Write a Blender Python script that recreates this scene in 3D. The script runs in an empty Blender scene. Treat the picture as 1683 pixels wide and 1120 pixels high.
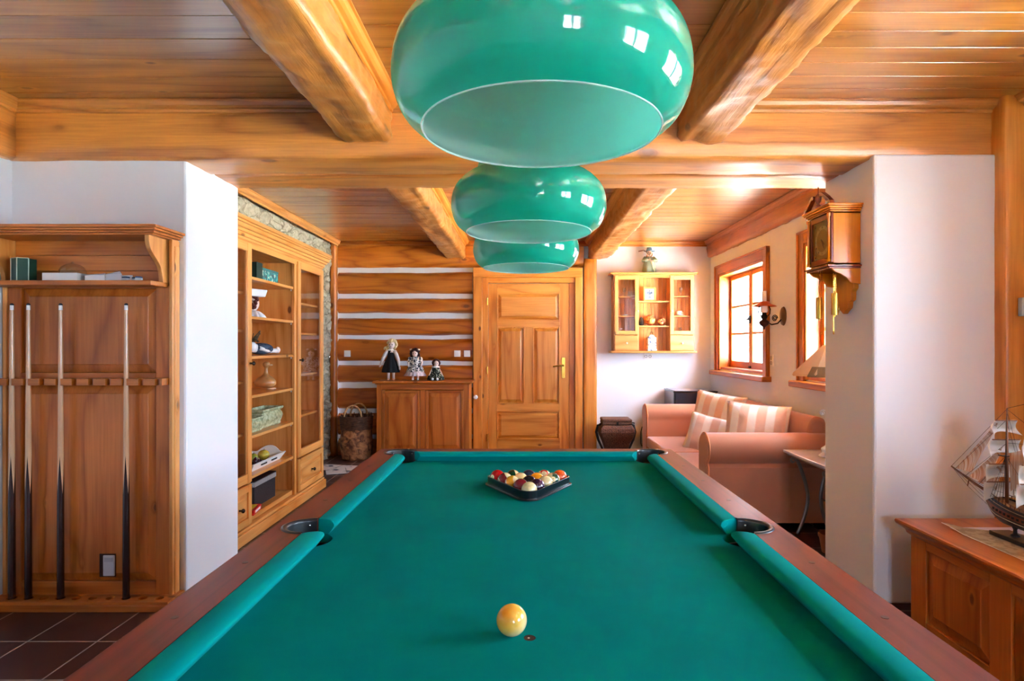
import bpy, bmesh, math, random
from mathutils import Vector, Matrix, noise
from mathutils.geometry import tessellate_polygon
random.seed(7)
sc = bpy.context.scene
PI = math.pi
# ---------------------------------------------------------------- camera
F = 989.0
def PX(px, Y): return (px - 860.0) / F * Y
def PZ(py, Y): return 1.3 - (py - 568.0) / F * Y
cam_d = bpy.data.cameras.new('camera')
cam = bpy.data.objects.new('camera', cam_d)
sc.collection.objects.link(cam)
cam.location = (0, 0, 1.3)
cam.rotation_euler = (PI / 2, 0, 0)
cam_d.sensor_width = 36
cam_d.lens = 36 * F / 1683
cam_d.shift_x = -18.5 / 1683
cam_d.shift_y = 8.0 / 1683
cam_d.clip_start = 0.02
cam_d.clip_end = 200
sc.camera = cam
# ---------------------------------------------------------------- daylight
SKY = 7.0
world = bpy.data.worlds.new('daylight')
sc.world = world
world.use_nodes = True
wn = world.node_tree
bgn = wn.nodes['Background']
bgn.inputs[0].default_value = (0.74, 0.95, 1.22, 1)
bgn.inputs[1].default_value = SKY
def portal(name, loc, rot, sx, sy):
    l = bpy.data.lights.new(name, 'AREA')
    l.shape = 'RECTANGLE'; l.size = sx; l.size_y = sy
    l.cycles.is_portal = True
    o = bpy.data.objects.new(name, l)
    o.location = loc; o.rotation_euler = rot
    sc.collection.objects.link(o)
# windows of the room: (x or y of the wall plane, span along the wall, z0, z1)
XR, XRF, XLF, XB, YB, YF = 2.227, 2.467, -2.616, -2.27, 7.15, -2.4
WIN_R = [(5.53, 6.80, 1.03, 2.10), (3.70, 4.73, 1.03, 2.10)]        # rear right wall
WIN_RF = [(0.95, 2.15, 1.00, 2.05), (-1.10, 0.10, 1.00, 2.05)]      # front right wall
WIN_F = [(0.70, 1.55, 1.00, 2.05)]         # wall behind the camera
for a, b, z0, z1 in WIN_R: portal('window_daylight', (XR + .34, (a + b) / 2, (z0 + z1) / 2), (0, PI / 2, 0), z1 - z0, b - a)
for a, b, z0, z1 in WIN_RF: portal('window_daylight', (XRF + .34, (a + b) / 2, (z0 + z1) / 2), (0, PI / 2, 0), z1 - z0, b - a)
for a, b, z0, z1 in WIN_F: portal('window_daylight', ((a + b) / 2, YF - .34, (z0 + z1) / 2), (PI / 2, 0, 0), b - a, z1 - z0)
sun = bpy.data.lights.new('sun', 'SUN'); sun.energy = 150; sun.angle = math.radians(1.0); sun.color = (.82, .96, 1.1)
sun_o = bpy.data.objects.new('sun', sun); sc.collection.objects.link(sun_o)
sun_o.rotation_euler = Vector((.25, -.62, -.9)).to_track_quat('-Z', 'Y').to_euler()
sc.view_settings.view_transform = 'Standard'
sc.view_settings.look = 'None'
sc.view_settings.gamma = 1
sc.view_settings.use_curve_mapping = False
sc.view_settings.exposure = 2.35
sc.cycles.max_bounces = 14
sc.cycles.diffuse_bounces = 4
sc.cycles.glossy_bounces = 4
sc.cycles.transparent_max_bounces = 16
sc.cycles.caustics_reflective = False
sc.cycles.caustics_refractive = False
sc.cycles.sample_clamp_indirect = 8
# ---------------------------------------------------------------- materials
def lin(c):
    if isinstance(c, str):
        c = [int(c[i:i + 2], 16) / 255 for i in (0, 2, 4)]
        c = [x / 12.92 if x <= .04045 else ((x + .055) / 1.055) ** 2.4 for x in c]
    return (c[0], c[1], c[2], 1)
_m = {}
def mat(name, col, rough=.5, metal=0, spec=.5, coat=0, sheen=0, trans=0, emit=None, bump=0, bscale=60, var=0, vscale=6, ior=1.45):
    if name in _m: return _m[name]
    m = bpy.data.materials.new(name); m.use_nodes = True
    nt = m.node_tree; N = nt.nodes; L = nt.links
    b = N['Principled BSDF']
    b.inputs['Base Color'].default_value = lin(col)
    b.inputs['Roughness'].default_value = rough
    b.inputs['Metallic'].default_value = metal
    b.inputs['Specular IOR Level'].default_value = spec
    b.inputs['IOR'].default_value = ior
    b.inputs['Coat Weight'].default_value = coat
    b.inputs['Coat Roughness'].default_value = .05
    b.inputs['Transmission Weight'].default_value = trans
    if sheen:
        b.inputs['Sheen Weight'].default_value = sheen
        b.inputs['Sheen Roughness'].default_value = .5
    tc = N.new('ShaderNodeTexCoord')
    if bump:
        n = N.new('ShaderNodeTexNoise'); n.inputs['Scale'].default_value = bscale; n.inputs['Detail'].default_value = 4
        bp = N.new('ShaderNodeBump'); bp.inputs['Strength'].default_value = bump; bp.inputs['Distance'].default_value = .01
        L.new(tc.outputs['Object'], n.inputs['Vector']); L.new(n.outputs['Fac'], bp.inputs['Height']); L.new(bp.outputs[0], b.inputs['Normal'])
    if var:
        n = N.new('ShaderNodeTexNoise'); n.inputs['Scale'].default_value = vscale; n.inputs['Detail'].default_value = 5
        L.new(tc.outputs['Object'], n.inputs['Vector'])
        mr = N.new('ShaderNodeMapRange'); mr.inputs['From Min'].default_value = .3; mr.inputs['From Max'].default_value = .7
        mr.inputs['To Min'].default_value = 1 - var; mr.inputs['To Max'].default_value = 1 + var
        L.new(n.outputs['Fac'], mr.inputs['Value'])
        mx = N.new('ShaderNodeMix'); mx.data_type = 'RGBA'; mx.blend_type = 'MULTIPLY'; mx.inputs[0].default_value = 1
        mx.inputs[6].default_value = lin(col)
        L.new(mr.outputs[0], mx.inputs[7]); L.new(mx.outputs[2], b.inputs['Base Color'])
    _m[name] = m
    return m
def wood(name, axis, c1, c2, knot='5a2c10', rough=.38, fine=1.0, ring=9.0, knots=.55, coat=.15, bump=.15, jitter=.12, kscale=4.0, crough=.25, cior=1.5):
    """procedural pine: fine fibres and growth rings along one axis, knots, a tone shift per board"""
    key = name + '_' + axis
    if key in _m: return _m[key]
    m = bpy.data.materials.new(key); m.use_nodes = True
    nt = m.node_tree; N = nt.nodes; L = nt.links
    b = N['Principled BSDF']
    b.inputs['Roughness'].default_value = rough
    b.inputs['Coat Weight'].default_value = coat; b.inputs['Coat Roughness'].default_value = crough; b.inputs['Coat IOR'].default_value = cior
    tc = N.new('ShaderNodeTexCoord'); geo = N.new('ShaderNodeNewGeometry')
    sc1 = N.new('ShaderNodeVectorMath'); sc1.operation = 'SCALE'; sc1.inputs[0].default_value = (37, 53, 71)
    L.new(geo.outputs['Random Per Island'], sc1.inputs['Scale'])
    add = N.new('ShaderNodeVectorMath'); add.operation = 'ADD'
    L.new(tc.outputs['Object'], add.inputs[0]); L.new(sc1.outputs[0], add.inputs[1])
    def mapped(al, ac):
        mp = N.new('ShaderNodeMapping')
        s = [ac, ac, ac]; s['XYZ'.index(axis)] = al
        mp.inputs['Scale'].default_value = s
        L.new(add.outputs[0], mp.inputs['Vector'])
        return mp.outputs[0]
    def math_(op, a, bb, clamp=False):
        n = N.new('ShaderNodeMath'); n.operation = op; n.use_clamp = clamp
        for i, v in ((0, a), (1, bb)):
            if v is None: continue
            if isinstance(v, (int, float)): n.inputs[i].default_value = v
            else: L.new(v, n.inputs[i])
        return n.outputs[0]
    n1 = N.new('ShaderNodeTexNoise'); n1.inputs['Scale'].default_value = 3; n1.inputs['Detail'].default_value = 5; n1.inputs['Distortion'].default_value = .2
    L.new(mapped(1.2, 34 * fine), n1.inputs['Vector'])
    n2 = N.new('ShaderNodeTexNoise'); n2.inputs['Scale'].default_value = 1.6; n2.inputs['Detail'].default_value = 1.5
    L.new(mapped(.45, 3.6 * fine), n2.inputs['Vector'])
    # knot field warps the rings
    vo = N.new('ShaderNodeTexVoronoi'); vo.inputs['Scale'].default_value = kscale
    L.new(mapped(.75, 1.5), vo.inputs['Vector'])
    near = N.new('ShaderNodeMapRange'); near.inputs['From Min'].default_value = 0; near.inputs['From Max'].default_value = .22
    near.inputs['To Min'].default_value = 1; near.inputs['To Max'].default_value = 0
    L.new(vo.outputs['Distance'], near.inputs['Value'])
    sep = N.new('ShaderNodeSeparateColor'); L.new(vo.outputs['Color'], sep.inputs[0])
    on = math_('LESS_THAN', sep.outputs[0], knots)
    warp = math_('MULTIPLY', math_('MULTIPLY', near.outputs[0], near.outputs[0]), math_('MULTIPLY', on, .25))
    r0 = math_('ADD', n2.outputs['Fac'], warp)
    rg = math_('PINGPONG', math_('MULTIPLY', r0, ring), 1.0)
    rg2 = math_('POWER', rg, 2.2)
    f = math_('ADD', math_('MULTIPLY', rg2, .60), math_('MULTIPLY', n1.outputs['Fac'], .85))
    f = math_('SUBTRACT', f, .20, True)
    mx = N.new('ShaderNodeMix'); mx.data_type = 'RGBA'
    mx.inputs[6].default_value = lin(c1); mx.inputs[7].default_value = lin(c2)
    L.new(f, mx.inputs[0])
    kn = N.new('ShaderNodeMapRange'); kn.inputs['From Min'].default_value = .06; kn.inputs['From Max'].default_value = .105
    kn.inputs['To Min'].default_value = 1; kn.inputs['To Max'].default_value = 0
    L.new(vo.outputs['Distance'], kn.inputs['Value'])
    kf = math_('MULTIPLY', math_('MULTIPLY', kn.outputs[0], on), .8)
    mk = N.new('ShaderNodeMix'); mk.data_type = 'RGBA'; mk.inputs[7].default_value = lin(knot)
    L.new(kf, mk.inputs[0]); L.new(mx.outputs[2], mk.inputs[6])
    hs = N.new('ShaderNodeHueSaturation'); hs.inputs['Saturation'].default_value = 1.08; hs.inputs['Hue'].default_value = .495
    jr = N.new('ShaderNodeMapRange'); jr.inputs['To Min'].default_value = 1 - jitter; jr.inputs['To Max'].default_value = 1 + jitter
    L.new(geo.outputs['Random Per Island'], jr.inputs['Value'])
    L.new(jr.outputs[0], hs.inputs['Value']); L.new(mk.outputs[2], hs.inputs['Color'])
    L.new(hs.outputs[0], b.inputs['Base Color'])
    if bump:
        bp = N.new('ShaderNodeBump'); bp.inputs['Strength'].default_value = bump; bp.inputs['Distance'].default_value = .004
        L.new(f, bp.inputs['Height']); L.new(bp.outputs[0], b.inputs['Normal'])
    _m[key] = m
    return m
def glassy(name, tint=(1, 1, 1), refl=1.0, rough=0.0):
    """thin pane: clear with a fresnel reflection"""
    if name in _m: return _m[name]
    m = bpy.data.materials.new(name); m.use_nodes = True
    N = m.node_tree.nodes; L = m.node_tree.links
    N.remove(N['Principled BSDF'])
    t = N.new('ShaderNodeBsdfTransparent'); t.inputs[0].default_value = (*tint, 1)
    g = N.new('ShaderNodeBsdfGlossy'); g.inputs['Roughness'].default_value = rough
    fr = N.new('ShaderNodeLayerWeight'); fr.inputs['Blend'].default_value = .5
    pw = N.new('ShaderNodeMath'); pw.operation = 'POWER'; pw.inputs[1].default_value = 5; L.new(fr.outputs['Facing'], pw.inputs[0])
    mu = N.new('ShaderNodeMath'); mu.operation = 'MULTIPLY_ADD'; mu.inputs[1].default_value = .9 * refl; mu.inputs[2].default_value = .04 * refl; L.new(pw.outputs[0], mu.inputs[0])
    mx = N.new('ShaderNodeMixShader')
    L.new(mu.outputs[0], mx.inputs[0]); L.new(t.outputs[0], mx.inputs[1]); L.new(g.outputs[0], mx.inputs[2])
    L.new(mx.outputs[0], N['Material Output'].inputs[0])
    _m[name] = m
    return m
def nodes_of(name):
    m = bpy.data.materials.new(name); m.use_nodes = True; _m[name] = m
    return m, m.node_tree.nodes, m.node_tree.links, m.node_tree.nodes['Principled BSDF']
WD = {  # light, dark
    'honey': ('e8ae6e', 'c07c40'),     # bookcase, hanging cabinet
    'door': ('e4a058', 'b86c30'),
    'sideboard': ('cc8248', '985026'),
    'rackpine': ('c88048', '8e4e20'),
    'ceiling': ('c0884a', '865024'),
    'log': ('c47c40', '8a4820'),
    'beam': ('c88a4a', '844c20'),
    'window': ('d0803e', '98501e'),
}
def W(kind, axis, **k):
    c1, c2 = WD[kind]
    return wood('wood_' + kind, axis, c1, c2, **k)
def W3(kind, **k): return [W(kind, a, **k) for a in 'XYZ']
# ---------------------------------------------------------------- mesh builder
class MB:
    def __init__(s): s.v = []; s.f = []; s.m = []; s.T = Matrix.Identity(4)
    def _add(s, vs, fs, m):
        o = len(s.v)
        s.v += [tuple(s.T @ Vector(p)) for p in vs]
        for i, f in enumerate(fs):
            s.f.append([o + k for k in f]); s.m.append(m[i] if isinstance(m, (list, tuple)) else m)
    def box(s, x0, x1, y0, y1, z0, z1, m=0):
        s._add([(x0, y0, z0), (x1, y0, z0), (x1, y1, z0), (x0, y1, z0), (x0, y0, z1), (x1, y0, z1), (x1, y1, z1), (x0, y1, z1)],
               [(0, 3, 2, 1), (4, 5, 6, 7), (0, 1, 5, 4), (1, 2, 6, 5), (2, 3, 7, 6), (3, 0, 4, 7)], m); return s
    def prism(s, pts, axis, a0, a1, m=0):
        """closed outline extruded along axis; X:(y,z) Y:(x,z) Z:(x,y)"""
        def P(p, a): return {'X': (a, p[0], p[1]), 'Y': (p[0], a, p[1]), 'Z': (p[0], p[1], a)}[axis]
        n = len(pts)
        ar = sum(pts[i][0] * pts[(i + 1) % n][1] - pts[(i + 1) % n][0] * pts[i][1] for i in range(n))
        if (ar < 0) != (axis == 'Y'): pts = pts[::-1]
        vs = [P(p, a0) for p in pts] + [P(p, a1) for p in pts]
        fs = [tuple(range(n))[::-1], tuple(range(n, 2 * n))] + [(i, (i + 1) % n, n + (i + 1) % n, n + i) for i in range(n)]
        s._add(vs, fs, m); return s
    def lathe(s, prof, c=(0, 0, 0), n=32, m=0, axis='Z', a0=0, a1=2 * PI):
        full = abs(a1 - a0 - 2 * PI) < 1e-6
        k = n if full else n + 1
        vs = []; fs = []
        for r, z in prof:
            for i in range(k):
                a = a0 + (a1 - a0) * i / n
                p = (r * math.cos(a), r * math.sin(a), z)
                if axis == 'X': p = (p[2], p[0], p[1])
                elif axis == 'Y': p = (p[1], p[2], p[0])
                vs.append((p[0] + c[0], p[1] + c[1], p[2] + c[2]))
        for j in range(len(prof) - 1):
            for i in range(n):
                i2 = (i + 1) % k
                q = (j * k + i, j * k + i2, (j + 1) * k + i2, (j + 1) * k + i)
                if prof[j][0] < 1e-6: q = (q[0], q[2], q[3])
                elif prof[j + 1][0] < 1e-6: q = q[:3]
                fs.append(q)
        s._add(vs, fs, m); return s
    def cyl(s, c, r, h, n=24, m=0, axis='Z'):
        return s.lathe([(0, 0), (r, 0), (r, h), (0, h)], c, n, m, axis)
    def ell(s, c, r, n=20, m=0, rot=None):
        if not hasattr(r, '__len__'): r = (r, r, r)
        k = n // 2; vs = []; fs = []
        R = rot.to_matrix() if rot is not None else Matrix.Identity(3)
        for j in range(k + 1):
            t = PI * j / k
            for i in range(n):
                a = 2 * PI * i / n
                p = R @ Vector((r[0] * math.sin(t) * math.cos(a), r[1] * math.sin(t) * math.sin(a), r[2] * math.cos(t)))
                vs.append((p[0] + c[0], p[1] + c[1], p[2] + c[2]))
        for j in range(k):
            for i in range(n):
                q = (j * n + i, (j + 1) * n + i, (j + 1) * n + (i + 1) % n, j * n + (i + 1) % n)
                if j == 0: q = q[:3]
                elif j == k - 1: q = (q[0], q[1], q[3])
                fs.append(q)
        s._add(vs, fs, m); return s
    def tube(s, pts, r, n=8, m=0, closed=False, flat=1.0):
        pts = [Vector(p) for p in pts]; k = len(pts)
        rs = r if hasattr(r, '__len__') else [r] * k
        vs = []; fs = []; up = None
        for i, p in enumerate(pts):
            t = (pts[(i + 1) % k] - pts[i - 1]) if closed else (pts[min(i + 1, k - 1)] - pts[max(i - 1, 0)])
            if t.length < 1e-9: t = Vector((0, 0, 1))
            t.normalize()
            if up is None:
                up = Vector((0, 0, 1)) if abs(t.z) < .9 else Vector((1, 0, 0))
            u = (up - t * up.dot(t))
            if u.length < 1e-6: u = t.orthogonal()
            u.normalize(); up = u; w = t.cross(u)
            for j in range(n):
                a = 2 * PI * j / n
                vs.append(tuple(p + u * math.cos(a) * rs[i] + w * math.sin(a) * rs[i] * flat))
        for i in range(k if closed else k - 1):
            for j in range(n):
                a, b = i * n, ((i + 1) % k) * n
                fs.append((a + j, a + (j + 1) % n, b + (j + 1) % n, b + j))
        if not closed:
            fs.append(tuple(range(n))[::-1]); fs.append(tuple(range((k - 1) * n, k * n)))
        s._add(vs, fs, m); return s
    def raised(s, x0, x1, z0, z1, y, bev=.03, rec=.012, up=.010, m=0):
        """raised-and-fielded panel facing -Y; recessed edge at y+rec, field at y+rec-up"""
        ya, yb = y + rec, y + rec - up
        e = bev
        vs = [(x0, ya, z0), (x1, ya, z0), (x1, ya, z1), (x0, ya, z1),
              (x0 + e, yb, z0 + e), (x1 - e, yb, z0 + e), (x1 - e, yb, z1 - e), (x0 + e, yb, z1 - e),
              (x0, ya + .012, z0), (x1, ya + .012, z0), (x1, ya + .012, z1), (x0, ya + .012, z1)]
        # sunk groove around the field
        e2 = bev + .004
        vs += [(x0 + e2, yb - .003, z0 + e2), (x1 - e2, yb - .003, z0 + e2), (x1 - e2, yb - .003, z1 - e2), (x0 + e2, yb - .003, z1 - e2)]
        fs = [(0, 1, 5, 4), (1, 2, 6, 5), (2, 3, 7, 6), (3, 0, 4, 7), (4, 5, 13, 12), (5, 6, 14, 13), (6, 7, 15, 14), (7, 4, 12, 15), (12, 13, 14, 15),
              (8, 11, 10, 9), (0, 8, 9, 1), (1, 9, 10, 2), (2, 10, 11, 3), (3, 11, 8, 0)]
        s._add(vs, fs, m); return s
    def poly(s, outer, holes, z0, z1, m=0, mside=None):
        """flat outline with holes, extruded in Z"""
        loops = [outer] + holes
        tris = tessellate_polygon([[Vector((p[0], p[1], 0)) for p in l] for l in loops])
        flat = [p for l in loops for p in l]; n = len(flat)
        vs = [(p[0], p[1], z1) for p in flat] + [(p[0], p[1], z0) for p in flat]
        fs = []
        for t in tris:
            a, b, c = (Vector(flat[i]) for i in t)
            if (b - a).cross(c - a) < 0: t = (t[0], t[2], t[1])
            fs.append(tuple(t)); fs.append((n + t[0], n + t[2], n + t[1]))
        o = 0
        for l in loops:
            k = len(l)
            for i in range(k):
                a, b = o + i, o + (i + 1) % k
                fs.append((a, b, n + b, n + a))
            o += k
        s._add(vs, fs, m); return s
    def grid(s, fn, nu, nv, m=0):
        vs = [fn(i / nu, j / nv) for j in range(nv + 1) for i in range(nu + 1)]
        fs = [(j * (nu + 1) + i, j * (nu + 1) + i + 1, (j + 1) * (nu + 1) + i + 1, (j + 1) * (nu + 1) + i) for j in range(nv) for i in range(nu)]
        s._add(vs, fs, m); return s
    def build(s, name, mats, parent=None, smooth=False, bevel=0, loc=None, solid=0, sub=0, fix=True):
        me = bpy.data.meshes.new(name)
        me.from_pydata(s.v, [], s.f)
        if not hasattr(mats, '__len__'): mats = [mats]
        for x in mats: me.materials.append(x)
        me.polygons.foreach_set('material_index', s.m)
        if fix:
            bm = bmesh.new(); bm.from_mesh(me); bmesh.ops.recalc_face_normals(bm, faces=bm.faces); bm.to_mesh(me); bm.free()
        if smooth:
            me.shade_smooth()
            if smooth != 'all':
                me.set_sharp_from_angle(angle=math.radians(38))
        o = bpy.data.objects.new(name, me)
        sc.collection.objects.link(o)
        if parent: o.parent = parent
        if loc: o.location = loc
        if solid:
            md = o.modifiers.new('thickness', 'SOLIDIFY'); md.thickness = solid; md.offset = 0
        if sub:
            md = o.modifiers.new('smooth', 'SUBSURF'); md.levels = sub; md.render_levels = sub
        if bevel:
            md = o.modifiers.new('edge', 'BEVEL'); md.width = bevel; md.segments = 2; md.limit_method = 'ANGLE'; md.angle_limit = math.radians(40)
            md.harden_normals = False
        return o
def tag(o, label=None, cat=None, group=None, kind=None):
    if label: o['label'] = label
    if cat: o['category'] = cat
    if group: o['group'] = group
    if kind: o['kind'] = kind
    return o
def empty(name, loc=(0, 0, 0), rz=0, label=None, cat=None, group=None):
    o = bpy.data.objects.new(name, None); sc.collection.objects.link(o)
    o.location = loc; o.rotation_euler = (0, 0, rz); o.empty_display_size = .1
    return tag(o, label, cat, group)
def copy_tree(o, parent=None):
    c = o.copy(); sc.collection.objects.link(c)
    if parent: c.parent = parent
    for ch in [x for x in sc.objects if x.parent == o and x != c]: copy_tree(ch, c)
    return c
def struct(o, label=None): return tag(o, label, None, None, 'structure')
def rnd(a, b): return random.uniform(a, b)
def nz(x, y, z=0): return noise.noise(Vector((x, y, z)))
def arc(cx, cy, r, a0, a1, n=10): return [(cx + r * math.cos(a0 + (a1 - a0) * i / n), cy + r * math.sin(a0 + (a1 - a0) * i / n)) for i in range(n + 1)]
BRASS = mat('brass', 'd9a94a', .25, 1)
STEEL = mat('steel', 'c8c8c8', .25, 1)
IRON = mat('dark_iron', '2b2420', .45, .8)
BLACKP = mat('black_plastic', '0b0b0d', .25, coat=.3)
WHITEP = mat('white_plastic', 'f2f0ee', .35)
WHITEG = mat('white_glaze', 'f4f2ee', .15, coat=.5)
PAPER = mat('paper', 'eef0f6', .8)
# plaster
m, N, L, b = nodes_of('plaster')
b.inputs['Base Color'].default_value = lin('eef0f6'); b.inputs['Roughness'].default_value = .85
tc = N.new('ShaderNodeTexCoord'); n1 = N.new('ShaderNodeTexNoise'); n1.inputs['Scale'].default_value = 2.2; n1.inputs['Detail'].default_value = 6
bp = N.new('ShaderNodeBump'); bp.inputs['Strength'].default_value = .25; bp.inputs['Distance'].default_value = .02
L.new(tc.outputs['Object'], n1.inputs['Vector']); L.new(n1.outputs['Fac'], bp.inputs['Height']); L.new(bp.outputs[0], b.inputs['Normal'])
PLASTER = m
# floor tiles
m, N, L, b = nodes_of('terracotta_tiles')
tc = N.new('ShaderNodeTexCoord'); mp = N.new('ShaderNodeMapping'); mp.inputs['Location'].default_value = (.04, .105, 0)
br = N.new('ShaderNodeTexBrick'); br.offset = 0; br.inputs['Scale'].default_value = 1
br.inputs['Brick Width'].default_value = .305; br.inputs['Row Height'].default_value = .305; br.inputs['Mortar Size'].default_value = .004
br.inputs['Color1'].default_value = lin('50241a'); br.inputs['Color2'].default_value = lin('481e14'); br.inputs['Mortar'].default_value = lin('b8a090')
n1 = N.new('ShaderNodeTexNoise'); n1.inputs['Scale'].default_value = 9; n1.inputs['Detail'].default_value = 5
mx = N.new('ShaderNodeMix'); mx.data_type = 'RGBA'; mx.blend_type = 'MULTIPLY'; mx.inputs[0].default_value = .5
L.new(tc.outputs['Object'], mp.inputs['Vector']); L.new(mp.outputs[0], br.inputs['Vector']); L.new(tc.outputs['Object'], n1.inputs['Vector'])
L.new(br.outputs['Color'], mx.inputs[6]); L.new(n1.outputs['Fac'], mx.inputs[7]); L.new(mx.outputs[2], b.inputs['Base Color'])
b.inputs['Roughness'].default_value = .42
bp = N.new('ShaderNodeBump'); bp.inputs['Strength'].default_value = .4; bp.inputs['Distance'].default_value = .003; bp.invert = True
L.new(br.outputs['Fac'], bp.inputs['Height']); L.new(bp.outputs[0], b.inputs['Normal'])
TILES = m
# stone
m, N, L, b = nodes_of('rubble_stone')
tc = N.new('ShaderNodeTexCoord'); mp = N.new('ShaderNodeMapping'); mp.inputs['Scale'].default_value = (1, 1, 2.3)
n0 = N.new('ShaderNodeTexNoise'); n0.inputs['Scale'].default_value = 4
ad = N.new('ShaderNodeMix'); ad.data_type = 'RGBA'; ad.inputs[0].default_value = .3
vo = N.new('ShaderNodeTexVoronoi'); vo.feature = 'DISTANCE_TO_EDGE'; vo.inputs['Scale'].default_value = 6.5
vc = N.new('ShaderNodeTexVoronoi'); vc.inputs['Scale'].default_value = 6.5
L.new(tc.outputs['Object'], mp.inputs['Vector']); L.new(tc.outputs['Object'], n0.inputs['Vector'])
L.new(mp.outputs[0], ad.inputs[6]); L.new(n0.outputs['Color'], ad.inputs[7])
L.new(ad.outputs[2], vo.inputs['Vector']); L.new(ad.outputs[2], vc.inputs['Vector'])
cr = N.new('ShaderNodeValToRGB')
cr.color_ramp.elements[0].position = 0; cr.color_ramp.elements[0].color = lin('a39b88')
cr.color_ramp.elements[1].position = .07; cr.color_ramp.elements[1].color = lin('cfc8b8')
L.new(vo.outputs['Distance'], cr.inputs[0])
sp = N.new('ShaderNodeSeparateColor'); L.new(vc.outputs['Color'], sp.inputs[0])
cr2 = N.new('ShaderNodeValToRGB'); cr2.color_ramp.elements[0].color = lin('b5ae9e'); cr2.color_ramp.elements[1].color = lin('e8e2d0')
L.new(sp.outputs[0], cr2.inputs[0])
mx = N.new('ShaderNodeMix'); mx.data_type = 'RGBA'; mx.blend_type = 'MULTIPLY'; mx.inputs[0].default_value = .8
L.new(cr.outputs[0], mx.inputs[6]); L.new(cr2.outputs[0], mx.inputs[7])
n2 = N.new('ShaderNodeTexNoise'); n2.inputs['Scale'].default_value = 30; n2.inputs['Detail'].default_value = 6
L.new(tc.outputs['Object'], n2.inputs['Vector'])
mx2 = N.new('ShaderNodeMix'); mx2.data_type = 'RGBA'; mx2.blend_type = 'OVERLAY'; mx2.inputs[0].default_value = .6
L.new(mx.outputs[2], mx2.inputs[6]); L.new(n2.outputs['Fac'], mx2.inputs[7]); L.new(mx2.outputs[2], b.inputs['Base Color'])
bp = N.new('ShaderNodeBump'); bp.inputs['Strength'].default_value = .9; bp.inputs['Distance'].default_value = .03
L.new(cr.outputs[0], bp.inputs['Height']); L.new(bp.outputs[0], b.inputs['Normal']); b.inputs['Roughness'].default_value = .9
STONE = m
GLASS = glassy('pane_glass')
# ================================================================= the room
CZ = 2.53
f = MB().box(-2.9, 2.9, YF - .2, 7.5, -.1, 0)
struct(f.build('floor', TILES))
# ceiling boards across the room, laid between the beams
cb = MB()
def boards(x0, x1, y0, y1, w, dz=0):
    y = y0
    while y < y1 - .01:
        e = min(y + w, y1)
        z = CZ + dz + rnd(0, .0015)
        cb.prism([(y + .0022, CZ + .03), (y + .0022, z + .001), (y + .003, z), (e - .003, z), (e - .0022, z + .001), (e - .0022, CZ + .03)], 'X', x0, x1)
        y = e
boards(XLF - .05, -.79, YF, 3.3, .172)
boards(-.79, .9, YF + .03, 3.3, .18)
boards(.9, XRF + .05, YF, 3.3, .132)
boards(-2.35, -.79, 3.35, YB, .162)
boards(-.79, .9, 3.35, YB, .15)
boards(.9, XR + .1, 3.35, YB, .148)
cb.box(-2.9, 2.9, YF - .2, 7.5, CZ + .03, CZ + .1)
struct(cb.build('ceiling', W('ceiling', 'X', ring=7, coat=1.0, rough=.32, crough=.22, cior=1.9, bump=.08)))
def wall_with_holes(a0, a1, z1, holes, add):
    """boxes filling a wall between a0..a1 around rectangular openings"""
    holes = sorted(holes); a = a0
    for h0, h1, q0, q1 in holes:
        add(a, h0, 0, z1); add(h0, h1, 0, q0); add(h0, h1, q1, z1); a = h1
    add(a, a1, 0, z1)
w = MB(); wall_with_holes(3.5, 7.6, CZ + .05, WIN_R, lambda a, b, z0, z1: w.box(XR, XR + .28, a, b, z0, z1)); struct(w.build('wall_rear_right', PLASTER))
w = MB(); wall_with_holes(YF - .4, 3.08, CZ + .05, WIN_RF, lambda a, b, z0, z1: w.box(XRF, XRF + .4, a, b, z0, z1)); struct(w.build('wall_front_right', PLASTER))
w = MB(); wall_with_holes(XLF - .3, XRF, CZ + .05, WIN_F, lambda a, b, z0, z1: w.box(a, b, YF - .4, YF, z0, z1)); struct(w.build('wall_front', PLASTER))
struct(MB().box(XLF - .3, XLF, YF, 3.08, 0, CZ + .05).build('wall_left', PLASTER))
struct(MB().box(.80, 2.3, YB, YB + .3, 0, CZ + .05).build('wall_back', PLASTER))
struct(MB().box(XLF - .3, -1.725, 3.08, 3.646, 0, 2.27).build('wall_partition_left', PLASTER, bevel=.012))
struct(MB().box(1.762, XRF + .4, 3.022, 3.52, 0, 2.262).build('wall_partition_right', PLASTER, bevel=.012))
struct(MB().box(XLF - .3, XRF + .4, 3.32, 3.40, 2.26, CZ + .05).build('wall_above_beam', PLASTER))
# rubble stone wall behind the bookcase
def stonef(u, v):
    y = 3.646 + u * (YB - 3.646); z = v * (CZ)
    d = .035 * nz(y * 5, z * 9, 3) + .03 * nz(y * 13, z * 21, 8) + .012 * nz(y * 31, z * 45, 1)
    return (XB + d, y, z)
st = MB().grid(stonef, 150, 130).build('wall_stone', STONE, smooth='all')
struct(st)
struct(MB().box(XB - .3, XB - .12, 3.646, YB + .3, 0, CZ).build('wall_rear_left', PLASTER))
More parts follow.
